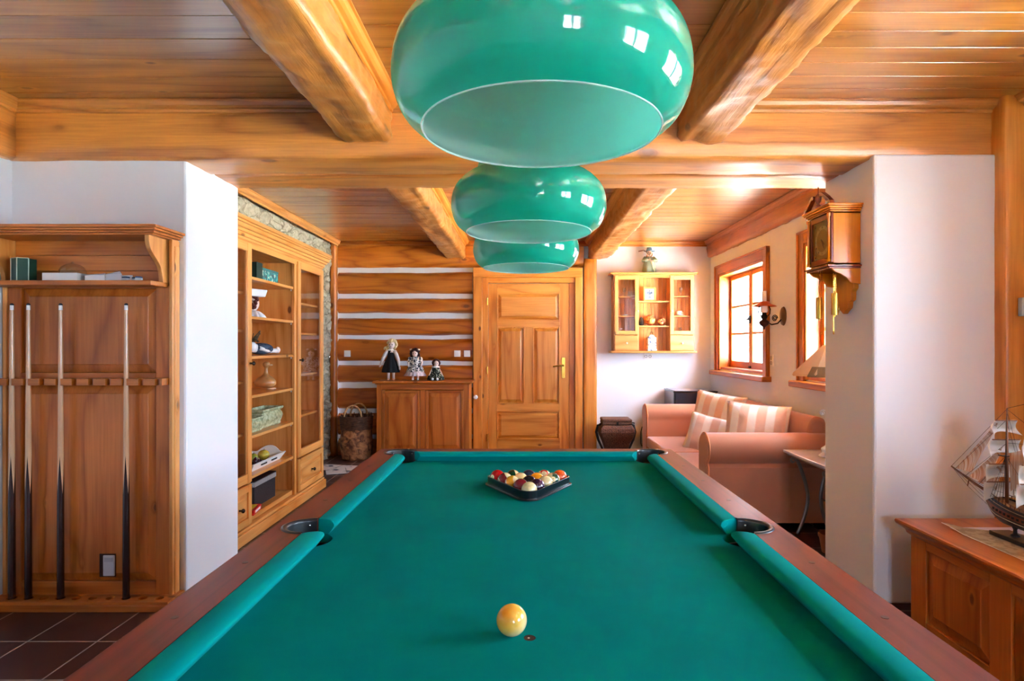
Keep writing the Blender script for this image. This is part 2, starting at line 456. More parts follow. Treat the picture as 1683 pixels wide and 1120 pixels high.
# log wall at the back: squared logs with white chinking
LY = YB + .0
def yb(py): return PZ(py, YB)
edges = [(yb(401), yb(440)), (yb(447.5), yb(483)), (yb(490.5), yb(515)), (yb(523.5), yb(551)), (yb(557.5), yb(594)), (yb(600.5), yb(629)), (yb(638), yb(672)), (yb(680), yb(715)), (yb(722), yb(757)), (yb(764), 0.0)]
lw = MB()
lw.box(-2.3, .8, YB + .028, YB + .3, 0, CZ + .05, 1)
def logs(x0, x1, zt, zb, k):
    n = max(2, int((x1 - x0) / .06)); prof = 10
    def fn(u, v):
        x = x0 + u * (x1 - x0)
        t = zt + .010 * nz(x * 2.1, k * 5.3) + .004 * nz(x * 9, k * 3.1)
        b_ = zb + .010 * nz(x * 2.3, k * 7.7 + 9) + .004 * nz(x * 8, k * 2.7)
        z = b_ + v * (t - b_); s = 1 - abs(2 * v - 1) ** 7
        return (x, YB + .03 - .05 * s - .003 * nz(x * 3, z * 8, k), z)
    lw.grid(fn, n, prof, 0)
for k, (zt, zb) in enumerate(edges):
    if k == 0: logs(-2.24, .72, CZ, zb, k)
    else: logs(-2.2, -.60, zt, zb, k)
CHINK = PLASTER
struct(lw.build('wall_log', [W('log', 'X', ring=12, kscale=3.04), CHINK], smooth=True))
# corner post
def hewn(x0, x1, y0, y1, z0, z1, axis, amp=.006, ch=.018, step=.06, seed=0, k=4):
    """hand-hewn squared timber with wavering faces and worn corners"""
    mb = MB()
    lo = {'X': x0, 'Y': y0, 'Z': z0}[axis]; hi = {'X': x1, 'Y': y1, 'Z': z1}[axis]
    (a0, a1), (b0, b1) = {'X': ((y0, y1), (z0, z1)), 'Y': ((x0, x1), (z0, z1)), 'Z': ((x0, x1), (y0, y1))}[axis]
    ring = []
    cs = [(a0, b0), (a1, b0), (a1, b1), (a0, b1)]
    for i in range(4):
        p, q = Vector(cs[i]), Vector(cs[(i + 1) % 4]); d = (q - p); ln = d.length; d /= ln
        ring.append(p + d * ch)
        for j in range(1, k): ring.append(p + d * (ch + (ln - 2 * ch) * j / k))
        ring.append(q - d * ch)
    cen = Vector(((a0 + a1) / 2, (b0 + b1) / 2))
    n = max(2, int((hi - lo) / step)); R = len(ring); vs = []; fs = []
    for s_ in range(n + 1):
        t = lo + (hi - lo) * s_ / n
        for r_ in ring:
            d = (r_ - cen); ln = d.length
            o = amp * (nz(t * 3.3 + seed, r_.x * 9, r_.y * 9) + .6 * nz(t * 11 + seed, r_.x * 22, r_.y * 22) + .35 * nz(t * 30 + seed, r_.x * 45, r_.y * 45))
            q = r_ + d / ln * o
            vs.append({'X': (t, q.x, q.y), 'Y': (q.x, t, q.y), 'Z': (q.x, q.y, t)}[axis])
    for s_ in range(n):
        for r_ in range(R):
            fs.append((s_ * R + r_, s_ * R + (r_ + 1) % R, (s_ + 1) * R + (r_ + 1) % R, (s_ + 1) * R + r_))
    fs.append(tuple(range(R))); fs.append(tuple(range(n * R, (n + 1) * R)))
    mb._add(vs, fs, 0)
    return mb
HB = dict(ring=8, bump=.6, rough=.5, coat=.6, crough=.35, cior=1.7, kscale=2.72)
struct(hewn(-2.275, -2.20, YB - .09, YB, 0, CZ, 'Z', .003).build('trim_1', W('log', 'Z', ring=12, kscale=3.04), smooth='all'), 'upright timber post in the corner between stone wall and log wall')
struct(hewn(.715, .868, YB - .05, YB + .02, 0, 2.325, 'Z', .003, .008).build('trim_2', W('door', 'Z'), smooth='all'), 'tall timber post beside the panelled door')
# big timbers: the pair of cross beams and the four long ones
struct(hewn(XLF, XRF, 3.045, 3.34, 2.245, CZ + .02, 'X', .007, seed=3).build('trim_3', W('beam', 'X', **HB), smooth='all'), 'nearer cross beam resting on both plastered wall ends')
struct(hewn(XLF, XRF, 3.345, 3.65, 2.25, CZ + .02, 'X', .006, seed=8).build('trim_4', W('beam', 'X', **HB), smooth='all'), 'farther cross beam lying against the nearer one')
HB2 = dict(HB, bump=.9)
def longb(name, x0, x1, y0, y1, seed, label): struct(hewn(x0, x1, y0, y1, 2.33, CZ + .02, 'Y', .016, .022, .022, seed, 9).build(name, W('beam', 'Y', **HB2), smooth='all'), label)
longb('trim_5', -.922, -.667, YF, 3.05, 11, 'thick hewn ceiling beam over the cue rack side of the pool table')
longb('trim_6', .777, 1.022, YF, 3.05, 23, 'thick pale hewn ceiling beam over the ship side of the pool table')
longb('trim_7', -.915, -.69, 3.65, YB, 31, 'hewn ceiling beam ending above the doll sideboard')
longb('trim_8', .777, 1.022, 3.65, YB, 47, 'hewn ceiling beam ending over the post beside the door')
struct(hewn(XLF - .02, XLF + .05, YF, 3.045, 2.24, CZ + .02, 'Y', .004, seed=5).build('trim_9', W('beam', 'Y', **HB), smooth='all'), 'wall plate timber along the cue rack corner')
struct(hewn(XR - .04, XR + .02, 3.65, YB, 2.335, CZ + .02, 'Y', .012, seed=6).build('trim_10', W('window', 'Y', **HB), smooth='all'), 'wavy edged timber above the two rear windows')
struct(hewn(XRF - .10, XRF + .02, 2.955, 3.075, 0, 2.53, 'Z', .003, .008, seed=9).build('trim_11', W('door', 'Z', **HB), smooth='all'), 'upright timber post behind the model ship')
# stepped cove moulding where ceiling meets beams and walls
def cove(name, axis, a0, a1, c, side, kind, label):
    """side: direction (+1/-1) the moulding projects from the line c"""
    p = [(0, 0), (.055, 0), (.055, -.008), (.047, -.012), (.040, -.028), (.028, -.036), (.012, -.040), (.010, -.052), (0, -.056)]
    pts = [(c + side * q[0], CZ + q[1]) for q in p]
    struct(MB().prism(pts, 'Y' if axis == 'Y' else 'X', a0, a1).build(name, W(kind, axis, coat=.3), bevel=.0015), label)
k = 12
for ax, a0, a1, c, s_, kd, lb in [
    ('X', XLF + .05, -.922, 3.045, -1, 'beam', 'moulding along the cross beam over the cue rack'),
    ('X', -.667, .777, 3.045, -1, 'beam', 'moulding along the cross beam behind the green lamps'),
    ('X', 1.022, XRF, 3.045, -1, 'beam', 'moulding along the cross beam over the model ship'),
    ('Y', YF, 3.045, -.667, 1, 'door', 'moulding on the inner side of the front beam near the cue rack'),
    ('Y', YF, 3.045, .777, -1, 'beam', 'moulding on the inner side of the front beam near the ship'),
    ('Y', YF, 3.045, XLF + .05, 1, 'beam', 'moulding over the wall plate by the cue rack'),
    ('Y', YF, 3.0, XRF, -1, 'beam', 'moulding along the wall above the chest'),
    ('X', -2.2, -.915, YB - .02, -1, 'log', 'moulding above the log wall'),
    ('X', -.69, .777, YB - .02, -1, 'log', 'moulding above the door'),
    ('X', 1.022, XR, YB, -1, 'door', 'moulding above the hanging cabinet wall'),
    ('Y', 3.65, YB, -2.20, 1, 'honey', 'moulding above the bookcase and stone wall'),
    ('Y', 3.65, YB, XR - .04, -1, 'window', 'moulding above the two rear windows'),
    ('Y', 3.65, YB, -.69, 1, 'door', 'moulding on the inner side of the rear beam over the sideboard'),
    ('Y', 3.65, YB, .777, -1, 'beam', 'moulding on the inner side of the rear beam over the door post')]:
    cove('trim_%d' % k, ax, a0, a1, c, s_, kd, lb); k += 1
# bridge strip between stone wall and moulding
struct(MB().box(-2.29, -2.2, 3.65, YB, CZ - .012, CZ + .01).build('trim_%d' % k, W('honey', 'Y')), 'board capping the stone wall')
k += 1
# ---------------------------------------------------------------- door
def X7(px): return PX(px, YB)
def handle_door():
    d = struct(empty('door_1'), 'panelled pine door with brass lever handle')
    A, B = X7(778), X7(957); zt = yb(441)
    fr = MB(); ft = .045
    wv = W3('door')
    for x0, x1 in ((A, X7(793)), (X7(944.5), B)): fr.box(x0, x1, YB - .05, YB + .02, 0, zt, 2)
    fr.box(A, B, YB - .052, YB + .02, zt - .115, zt, 0)
    fr.build('door_frame', wv, d, bevel=.006)
    jm = MB()
    jm.box(X7(793), X7(803) - .002, YB - .028, YB + .06, 0, zt - .115, 2)
    jm.box(X7(935) + .002, X7(944.5), YB - .005, YB + .06, 0, zt - .115, 2)
    jm.box(X7(793), X7(944.5), YB - .026, YB + .06, yb(466) + .002, zt - .115, 0)
    jm.build('jamb', wv, d, bevel=.004)
    x0, x1, z1 = X7(803), X7(935), yb(466.4); y = YB + .0
    lf = MB()
    xa, xb = X7(817), X7(920); xm0, xm1 = X7(862), X7(876)
    rows = [(yb(527), yb(481.6)), (yb(664), yb(538)), (yb(723), yb(676))]
    lf.box(x0, xa, y, y + .04, .01, z1, 2); lf.box(xb, x1, y, y + .04, .01, z1, 2)
    prev = z1
    for zb, zt_ in rows:
        lf.box(xa, xb, y, y + .04, zt_, prev, 0); prev = zb
    # low panel row under table height, as doors have
    lf.box(xa, xb, y, y + .04, .01, prev, 0)
    lf.box(xm0, xm1, y, y + .04, rows[1][0], rows[1][1], 2)
    for (p0, p1, q, mm) in ((xa, xb, rows[0], 0), (xa, xm0, rows[1], 2), (xm1, xb, rows[1], 2), (xa, xb, rows[2], 0)):
        lf.raised(p0, p1, q[0], q[1], y, .045, .016, .012, mm)
        e = .012
        for (u0, u1, v0, v1) in ((p0, p0 + e, q[0], q[1]), (p1 - e, p1, q[0], q[1]), (p0 + e, p1 - e, q[0], q[0] + e), (p0 + e, p1 - e, q[1] - e, q[1])):
            lf.box(u0, u1, y - .004, y + .017, v0, v1, mm)
    lf.build('door_panel', wv, d, bevel=.0025)
    hb = MB(); hx = X7(926)
    hb.box(hx - .019, hx + .019, y - .006, y, yb(622), yb(588)); hb.cyl((hx, y - .05, yb(601)), .010, .05, 16, 0, 'Y')
    hb.tube([(hx + .004, y - .05, yb(601)), (hx - .04, y - .052, yb(601)), (hx - .10, y - .05, yb(602)), (hx - .125, y - .045, yb(602.5))], [.010, .009, .008, .009], 10)
    hb.cyl((hx, y - .008, yb(615)), .008, .008, 12, 0, 'Y')
    h = hb.build('door_handle', BRASS, d, smooth=True, bevel=.001); tag(h, 'brass lever handle on a narrow plate')
    for py in (497, 610, 720):
        MB().cyl((X7(801), y - .03, yb(py) - .035), .009, .085, 12).build('hinge', BRASS, d, smooth=True)
handle_door()
# ---------------------------------------------------------------- windows
SASH = None
def window(name, origin, rz, w, z0, z1, label, trim=.10, ajar=0):
    """casement window in a wall opening; local x along the opening, room on the -y side"""
    r = struct(empty(name, origin, rz), label)
    wv = W3('window')
    t = MB(); o = .02
    t.box(-trim, 0, -.028, 0, z0 - .02, z1 + trim, 2); t.box(w, w + trim, -.028, 0, z0 - .02, z1 + trim, 2); t.box(0, w, -.028, 0, z1, z1 + trim, 0)
    t.box(-trim, -trim + .02, -.04, -.028, z0 - .02, z1 + trim, 2); t.box(w + trim - .02, w + trim, -.04, -.028, z0 - .02, z1 + trim, 2); t.box(-trim, w + trim, -.04, -.028, z1 + trim - .02, z1 + trim, 0)
    t.box(0, .028, -.02, .16, z0, z1, 2); t.box(w - .028, w, -.02, .16, z0, z1, 2); t.box(.028, w - .028, -.02, .16, z1 - .028, z1, 0); t.box(.028, w - .028, 0, .16, z0, z0 + .028, 0)
    t.build('window_frame', wv, r, bevel=.004)
    s_ = MB(); s_.box(-trim - .03, w + trim + .03, -.09, .10, z0 - .06, z0 - .012, 0); s_.build('window_sill', wv, r, bevel=.008)
    cw = (w - .056) / 2
    for i in (0, 1):
        x0 = .028 + i * cw; x1 = x0 + cw; q0, q1 = z0 + .03, z1 - .03; a = .048
        sb = MB()
        sb.box(x0 + .001, x0 + a, .10, .145, q0, q1, 2); sb.box(x1 - a, x1 - .001, .10, .145, q0, q1, 2)
        sb.box(x0 + a, x1 - a, .10, .145, q0, q0 + a + .02, 0); sb.box(x0 + a, x1 - a, .10, .145, q1 - a, q1, 0)
        hz_ = (q1 - a - q0 - a - .02) / 3
        for j in (1, 2): sb.box(x0 + a, x1 - a, .108, .138, q0 + a + .02 + hz_ * j - .011, q0 + a + .02 + hz_ * j + .011, 0)
        s1 = sb.build('sash', wv, r, bevel=.003)
        MB().box(x0 + a - .005, x1 - a + .005, .121, .125, q0 + a, q1 - a + .005).build('glazing', GLASS, s1)
    hb = MB(); xm = w / 2
    hb.box(xm - .012, xm + .012, .088, .10, (z0 + z1) / 2 - .04, (z0 + z1) / 2 + .04); hb.tube([(xm, .09, (z0 + z1) / 2), (xm, .06, (z0 + z1) / 2), (xm + .03, .055, (z0 + z1) / 2 + .0), (xm + .09, .055, (z0 + z1) / 2 + .02)], .007, 8)
    hb.build('handle', IRON, r, smooth=True)
    mbs = MB(); mbs.box(xm - .02, xm + .02, .085, .10, z0 + .04, z0 + .055); mbs.build('latch', IRON, r)
    return r
n = 1
for (a, b_, z0, z1), lb in zip(WIN_R, ('rear casement window above the sofa cushions', 'rear casement window half hidden by the wall with the clock')):
    window('window_%d' % n, (XR, b_, 0), -PI / 2, b_ - a, z0, z1, lb); n += 1
for (a, b_, z0, z1), lb in zip(WIN_RF, ('front casement window over the chest', 'front casement window beside the camera')):
    window('window_%d' % n, (XRF, b_, 0), -PI / 2, b_ - a, z0, z1, lb); n += 1
for (a, b_, z0, z1), lb in zip(WIN_F, ('casement window behind the camera',)):
    window('window_%d' % n, (b_, YF, 0), PI, b_ - a, z0, z1, lb); n += 1
# ground outside and a pale timber barn seen through the rear windows
struct(MB().box(-30, 30, -30, 40, -.35, -.25).build('ground', mat('gravel_yard', 'b9b6a8', .95, var=.2, vscale=2)))
# ================================================================= pool table
TX, TY = .012, 1.665
CL = mat('baize_dummy', '007a70')
def baize(name, c, sheen):
    m, N, L, b = nodes_of(name)
    b.inputs['Roughness'].default_value = .85; b.inputs['Specular IOR Level'].default_value = .02
    tc = N.new('ShaderNodeTexCoord'); n1 = N.new('ShaderNodeTexNoise'); n1.inputs['Scale'].default_value = 3; n1.inputs['Detail'].default_value = 8; n1.inputs['Roughness'].default_value = .65
    n2 = N.new('ShaderNodeTexNoise'); n2.inputs['Scale'].default_value = 700
    L.new(tc.outputs['Object'], n1.inputs['Vector']); L.new(tc.outputs['Object'], n2.inputs['Vector'])
    mr = N.new('ShaderNodeMapRange'); mr.inputs['From Min'].default_value = .3; mr.inputs['From Max'].default_value = .7; mr.inputs['To Min'].default_value = .9; mr.inputs['To Max'].default_value = 1.12
    L.new(n1.outputs['Fac'], mr.inputs['Value'])
    mx = N.new('ShaderNodeMix'); mx.data_type = 'RGBA'; mx.blend_type = 'MULTIPLY'; mx.inputs[0].default_value = 1; mx.inputs[6].default_value = lin(c)
    L.new(mr.outputs[0], mx.inputs[7]); L.new(mx.outputs[2], b.inputs['Base Color'])
    bp = N.new('ShaderNodeBump'); bp.inputs['Strength'].default_value = .25; bp.inputs['Distance'].default_value = .001
    L.new(n2.outputs['Fac'], bp.inputs['Height']); L.new(bp.outputs[0], b.inputs['Normal'])
    b.inputs['Sheen Weight'].default_value = sheen; b.inputs['Sheen Roughness'].default_value = .4; b.inputs['Sheen Tint'].default_value = (.2, .9, .85, 1)
    return m
BAIZE = baize('green_baize', '007c76', 0)
BAIZE_LIT = baize('green_baize_lit', '008c88', .04)  # brighter copy of the bed cloth: light on the cushions put into colour
MAHO = [wood('rail_mahogany', a, '743626', '5a2618', knots=0, ring=10, rough=.48, coat=.2, bump=.05, fine=1.8, jitter=.03) for a in 'XYZ']
tb = empty('pool_table', (TX, TY, 0), 0, 'mahogany railed pool table with green cloth and black pockets', 'pool table')
OX, OY = .699, 1.245          # outer half sizes
WX, WY = .602, 1.169          # inner edge of the wood
NX, NY = .545, 1.112          # cushion noses
CC = (.585, 1.15, .065); SCc = (.605, 0, .06)
def inner_loop():
    pts = []
    def mirror(p, sx, sy): return [(x * sx, y * sy) for x, y in p]
    # one corner (+,+): comes up the long side, around the pocket, leaves along the end
    r = CC[2]
    a0 = -math.asin(0) if False else None
    dx = WX - CC[0]; a_s = math.acos(dx / r); dy = WY - CC[1]; a_e = math.asin(dy / r)
    corner = arc(CC[0], CC[1], r, -a_s, PI - a_e, 22)
    ds = WX - SCc[0]; a1 = math.acos(ds / SCc[2])
    side = arc(SCc[0], 0, SCc[2], -a1, a1, 16)
    pts += side + corner + mirror(corner, -1, 1)[::-1] + mirror(side, -1, 1)[::-1] + mirror(corner, -1, -1) + mirror(corner, 1, -1)[::-1]
    return pts
outer = []
for sx, sy, a in ((1, 1, 0), (-1, 1, PI / 2), (-1, -1, PI), (1, -1, 1.5 * PI)):
    outer += arc(sx * (OX - .02), sy * (OY - .02), .02, a, a + PI / 2, 5)
# rails, built as four mitred boards cut out of the same frame so the grain runs along each
IL = inner_loop()
def rail_board(cond, mi, name):
    mb = MB()
    loops = [outer, IL]
    tris = tessellate_polygon([[Vector((p[0], p[1], 0)) for p in l] for l in loops])
    flat = outer + IL; n = len(flat)
    return tris, flat
mb = MB().poly(outer, [IL[::-1]], .74, .80)
# pick the grain by face position: end boards lie beyond the long ones
for i, fc in enumerate(mb.f):
    c = sum((Vector(mb.v[k]) for k in fc), Vector()) / len(fc)
    mb.m[i] = 0 if abs(c.y) > WY - .03 and abs(c.x) < OX - .1 + .0 else 1
mb.build('rail', MAHO, tb, bevel=.004)
for sx in (-1, 1):                                                # small round sights set in the wood
    for yy in (-.83, -.56, -.28, .28, .56, .83):
        MB().cyl((sx * .652, yy, .7995), .007, .0012, 16).build('rail_sight', mat('sight', '4a2418', .4), tb)
# apron, underframe and legs
ap = MB()
for sx in (-1, 1): ap.prism([(sx * .69, .74), (sx * .66, .74), (sx * .64, .60), (sx * .66, .60)], 'Y', -1.2, 1.2, 1)
for sy in (-1, 1): ap.prism([(sy * 1.235, .74), (sy * 1.205, .74), (sy * 1.18, .60), (sy * 1.205, .60)], 'X', -.66, .66, 0)
ap.build('apron', MAHO, tb, bevel=.004)
for sx in (-1, 1):
    for sy in (-1, 1):
        MB().lathe([(0, 0), (.05, 0), (.055, .03), (.04, .06), (.05, .12), (.07, .35), (.06, .45), (.075, .50), (.075, .66), (0, .66)], (sx * .5, sy * .95, 0), 28).build('leg', MAHO[2], tb, smooth=True)
# bed cloth with the pocket cut-outs
bl = []
def bcorner(sx, sy):
    r = .068; cx, cy = CC[0], CC[1]
    # arc bulging into the playing field
    dx = WX - cx; dy = WY - cy
    a_s = -math.acos(dx / r); a_e = PI - math.asin(dy / r) - 2 * PI
    p = arc(cx, cy, r, a_s, a_e, 18)
    return [(x * sx, y * sy) for x, y in p]
def bside(sx):
    r = .062; ds = WX - SCc[0]; a = math.acos(ds / r)
    return [(x * sx, y) for x, y in arc(SCc[0], 0, r, -a, -2 * PI + a, 18)]
bl = bside(1) + bcorner(1, 1) + bcorner(-1, 1)[::-1] + bside(-1)[::-1] + bcorner(-1, -1) + bcorner(1, -1)[::-1]
MB().poly(bl, [], .735, .76).build('bed_cloth', BAIZE, tb)
spt = MB().cyl((0, -.555, .7598), .011, .0005, 20)
s_ = spt.build('spot_marker', mat('spot', '2c1512', .5), tb); tag(s_, 'dark round head spot worn pale in the middle')
MB().cyl((-.002, -.556, .7602), .0022, .0004, 12).build('worn_dot', mat('spot_dot', 'd8c8c0', .6), s_)
MB().cyl((0, .556, .7598), .011, .0005, 20).build('spot_marker', mat('spot', '2c1512', .5), tb)
# cushions
CP = [(0, .8005), (.018, .8025), (.040, .8015), (.054, .797), (.058, .792), (.0575, .786), (.046, .776), (.034, .7605), (0, .7605)]
def cushion(along, sgn, a0, a1, n0, n1):
    """a0,a1 at the wood, n0,n1 at the nose; along 'Y' = long rail on side sgn"""
    mb = MB(); rows = []
    K = 40
    for i in range(K + 1):
        t = i / K; row = []
        for d, z in CP:
            q = (d / .058)
            s0 = a0 + (n0 - a0) * q ** 1.3; s1 = a1 + (n1 - a1) * q ** 1.3
            s = s0 + (s1 - s0) * t
            wob = .0012 * nz(s * 6, sgn, 3 if along == 'Y' else 7) * q
            e = min(t, 1 - t) * K
            dd = d - (.004 * (1 - e / 1.5) if e < 1.5 and d > .05 else 0)
            if along == 'Y': row.append((sgn * (WX - dd - wob), s, z))
            else: row.append((s, sgn * (WY - dd - wob), z))
        rows.append(row)
    n = len(CP); vs = [p for r in rows for p in r]; fs = []
    for i in range(K):
        for j in range(n): fs.append((i * n + j, i * n + (j + 1) % n, (i + 1) * n + (j + 1) % n, (i + 1) * n + j))
    fs.append(tuple(range(n))); fs.append(tuple(range(K * n, (K + 1) * n)))
    mb._add(vs, fs, 0)
    mb.build('cushion', BAIZE_LIT, tb, smooth=True, bevel=.002)
for sg in (-1, 1):
    cushion('Y', sg, .066, WY - .066, .040, NY - .055)
    cushion('Y', sg, -.066, -WY + .066, -.040, -NY + .055)
for sg in (-1, 1): cushion('X', sg, -WX + .078, WX - .078, -NX + .055, NX - .055)
# pockets: moulded rim let into the rail, black throat below
RUB = mat('pocket_rubber', '0a0a0c', .35, coat=.1)
RIM = mat('pocket_rim', '26282b', .3, coat=.2)
def pocket(cx, cy, r, a0, a1, bed_dir):
    p = empty('pocket'); p.parent = tb; p.location = (cx, cy, 0)
    mb = MB()
    prof = [(r + .013, .7995), (r + .012, .8025), (r + .006, .8035), (r - .001, .8020), (r - .002, .795), (r - .003, .70)]
    mb.lathe(prof, (0, 0, 0), 28, 0, 'Z', a0, a1)
    mb.build('pocket_rim', RIM, p, smooth='all')
    t = MB(); t.lathe([(r - .0005, .799), (r - .002, .745), (r - .001, .66), (0, .65)], (0, 0, 0), 32, 0, 'Z', a0, a1)
    t.lathe([(r - .003, .734), (r - .002, .66), (0, .65)], (0, 0, 0), 32, 0)
    t.build('pocket_cup', RUB, p, smooth='all')
    for a in (a0 + .35, (a0 + a1) / 2, a1 - .35):
        MB().ell(((r - .002) * math.cos(a), (r - .002) * math.sin(a), .785), .004, 10).build('rivet', STEEL, p, smooth='all')
for sx in (-1, 1):
    a = 0 if sx > 0 else PI
    pocket(sx * SCc[0], 0, SCc[2], a - 1.62, a + 1.62, 0)
    for sy in (-1, 1):
        a = math.atan2(sy, sx)
        pocket(sx * CC[0], sy * CC[1], CC[2], a - 1.95, a + 1.95, 0)
# ---------------------------------------------------------------- balls
def ball_mat(name, c, stripe=False, dirty=.12):
    m, N, L, b = nodes_of('ball_' + name)
    b.inputs['Roughness'].default_value = .12; b.inputs['Coat Weight'].default_value = .6; b.inputs['Coat Roughness'].default_value = .04
    tc = N.new('ShaderNodeTexCoord'); sp = N.new('ShaderNodeSeparateXYZ'); L.new(tc.outputs['Object'], sp.inputs[0])
    n1 = N.new('ShaderNodeTexNoise'); n1.inputs['Scale'].default_value = 45; n1.inputs['Detail'].default_value = 4; L.new(tc.outputs['Object'], n1.inputs['Vector'])
    base = N.new('ShaderNodeMix'); base.data_type = 'RGBA'; base.inputs[6].default_value = lin('efd9a0'); base.inputs[7].default_value = lin(c)
    if stripe:
        ab = N.new('ShaderNodeMath'); ab.operation = 'ABSOLUTE'; L.new(sp.outputs[2], ab.inputs[0])
        lt = N.new('ShaderNodeMath'); lt.operation = 'LESS_THAN'; lt.inputs[1].default_value = .0135; L.new(ab.outputs[0], lt.inputs[0]); L.new(lt.outputs[0], base.inputs[0])
    else: base.inputs[0].default_value = 1
    mx = N.new('ShaderNodeMix'); mx.data_type = 'RGBA'; mx.blend_type = 'MULTIPLY'; mx.inputs[0].default_value = dirty * 2
    L.new(base.outputs[2], mx.inputs[6]); L.new(n1.outputs['Color'], mx.inputs[7]); L.new(mx.outputs[2], b.inputs['Base Color'])
    return m
BR = .0285
CREAM = mat('ball_cream', 'f0dca8', .15, coat=.5)
INK = mat('ball_ink', '141414', .4)
def number_on(ball, txt, d, r=BR):
    """white disc with a number, on the ball where d points (object space)"""
    d = Vector(d).normalized()
    q = d.to_track_quat('Z', 'Y').to_matrix().to_4x4()
    cap = MB(); cap.T = q
    cap.lathe([(0, r + .00035)] + [((r + .0003) * math.sin(t), (r + .0003) * math.cos(t)) for t in (.1, .2, .3, .36)], (0, 0, 0), 20)
    c = cap.build('number_disc', CREAM, ball, smooth='all')
    cu = bpy.data.curves.new('number', 'FONT'); cu.body = txt; cu.size = .0125 if len(txt) == 1 else .0095; cu.align_x = 'CENTER'; cu.align_y = 'CENTER'
    o = bpy.data.objects.new('number_text', cu); sc.collection.objects.link(o)
    me = bpy.data.meshes.new_from_object(o); bpy.data.objects.remove(o)
    for v in me.vertices:
        rr = r + .0007; s = math.hypot(v.co.x, v.co.y)
        v.co.z = math.sqrt(max(0, rr * rr - s * s)); v.co = q @ v.co
    me.materials.append(INK)
    o = bpy.data.objects.new('number', me); sc.collection.objects.link(o); o.parent = c
def ball(loc, name, c, stripe=False, rot=(0, 0, 0), num=None, nd=None, label='', group='balls in the rack'):
    o = MB().ell((0, 0, 0), BR, 40).build('billiard_ball', ball_mat(name, c, stripe), None, smooth='all', loc=loc)
    o.rotation_euler = rot
    tag(o, label, 'billiard ball', group)
    if num:
        v = Vector(nd).normalized()
        number_on(o, num, o.rotation_euler.to_matrix().inverted() @ v)
    return o
AX, AY, SPX, SPY = .0205, 2.125, .0600, .0515
BZ = .76 + BR + .0005
rows = [
 [('cream', 'ecd7a0', False, (0, 0, 0), None, None, 'plain cream ball at the point of the rack nearest the cue ball')],
 [('maroon', '8a1020', False, (0, 0, 0), None, None, 'plain maroon ball in the second row, next to the cream point ball'),
  ('plum', '3a1030', False, (0, 0, 0), None, None, 'dark plum ball in the second row, next to the cream point ball')],
 [('yellow', 'e8a818', True, (.25, 1.25, 0), None, None, 'yellow and cream striped ball in the middle row, against the shelf side of the rack'),
  ('black', '100c14', False, (0, 0, 0), None, None, 'black ball in the very centre of the rack'),
  ('cream_striped', 'e6b860', True, (1.2, .5, 0), None, None, 'mostly cream ball in the middle row, against the sofa side of the rack')],
 [('wine', '7a0c1c', True, (.2, .95, .3), None, None, 'wine red striped ball showing cream below, fourth row on the shelf side'),
  ('purple_striped', '4a2860', True, (.2, .35, 0), None, None, 'cream ball with a purple stripe edge, fourth row beside the yellow one'),
  ('amber', 'f09a10', False, (0, 0, 0), None, None, 'plain amber yellow ball in the fourth row'),
  ('green', '0c4a30', True, (.2, -1.15, 0), '14', (.05, -1, .35), 'dark green striped ball with a number disc, fourth row on the sofa side')],
 [('red', 'd01018', False, (0, 0, 0), '3', (-.75, -.75, .15), 'bright red ball with number 3 in the back corner by the shelves'),
  ('green_striped', '0c4a28', True, (0, 1.2, .15), None, None, 'cream ball with an upright green stripe in the back row'),
  ('navy', '142848', False, (0, 0, 0), None, None, 'navy blue ball in the middle of the back row'),
  ('scarlet_striped', 'd01818', True, (0, 1.5, .2), '11', (0, -.75, .75), 'red striped ball with a disc on top in the back row'),
  ('orange', 'f0581c', False, (0, 0, 0), None, None, 'plain orange ball in the back corner by the sofa')]]
for r_, row in enumerate(rows):
    for i, (nm, c, st_, rot, num, nd, lb) in enumerate(row):
        jx, jy = rnd(-.0009, .0009), rnd(-.0006, .0006)
        ball((AX + (i - r_ / 2) * SPX + jx, AY + r_ * SPY + jy, BZ), nm, c, st_, rot, num, nd, lb)
# cue ball: ivory with an orange blush
m, N, L, b = nodes_of('cue_ball_ivory')
tc = N.new('ShaderNodeTexCoord'); sp = N.new('ShaderNodeVectorMath'); sp.operation = 'DISTANCE'; sp.inputs[1].default_value = (-.012, -.018, .022)
L.new(tc.outputs['Object'], sp.inputs[0])
n1 = N.new('ShaderNodeTexNoise'); n1.inputs['Scale'].default_value = 70; n1.inputs['Detail'].default_value = 5; L.new(tc.outputs['Object'], n1.inputs['Vector'])
ma = N.new('ShaderNodeMath'); ma.operation = 'MULTIPLY_ADD'; ma.inputs[1].default_value = .02; L.new(n1.outputs['Fac'], ma.inputs[0]); L.new(sp.outputs['Value'], ma.inputs[2])
cr = N.new('ShaderNodeValToRGB'); cr.color_ramp.elements[0].position = .012; cr.color_ramp.elements[0].color = lin('e8901c'); cr.color_ramp.elements[1].position = .060; cr.color_ramp.elements[1].color = lin('ead6a0')
e = cr.color_ramp.elements.new(.038); e.color = lin('e8b848')
L.new(ma.outputs[0], cr.inputs[0]); L.new(cr.outputs[0], b.inputs['Base Color']); b.inputs['Roughness'].default_value = .14; b.inputs['Coat Weight'].default_value = .5
o = MB().ell((0, 0, 0), BR, 56).build('billiard_ball', m, None, smooth='all', loc=(-.0215, 1.119, BZ))
tag(o, 'ivory cue ball with an orange blush standing alone beside the head spot', 'billiard ball')
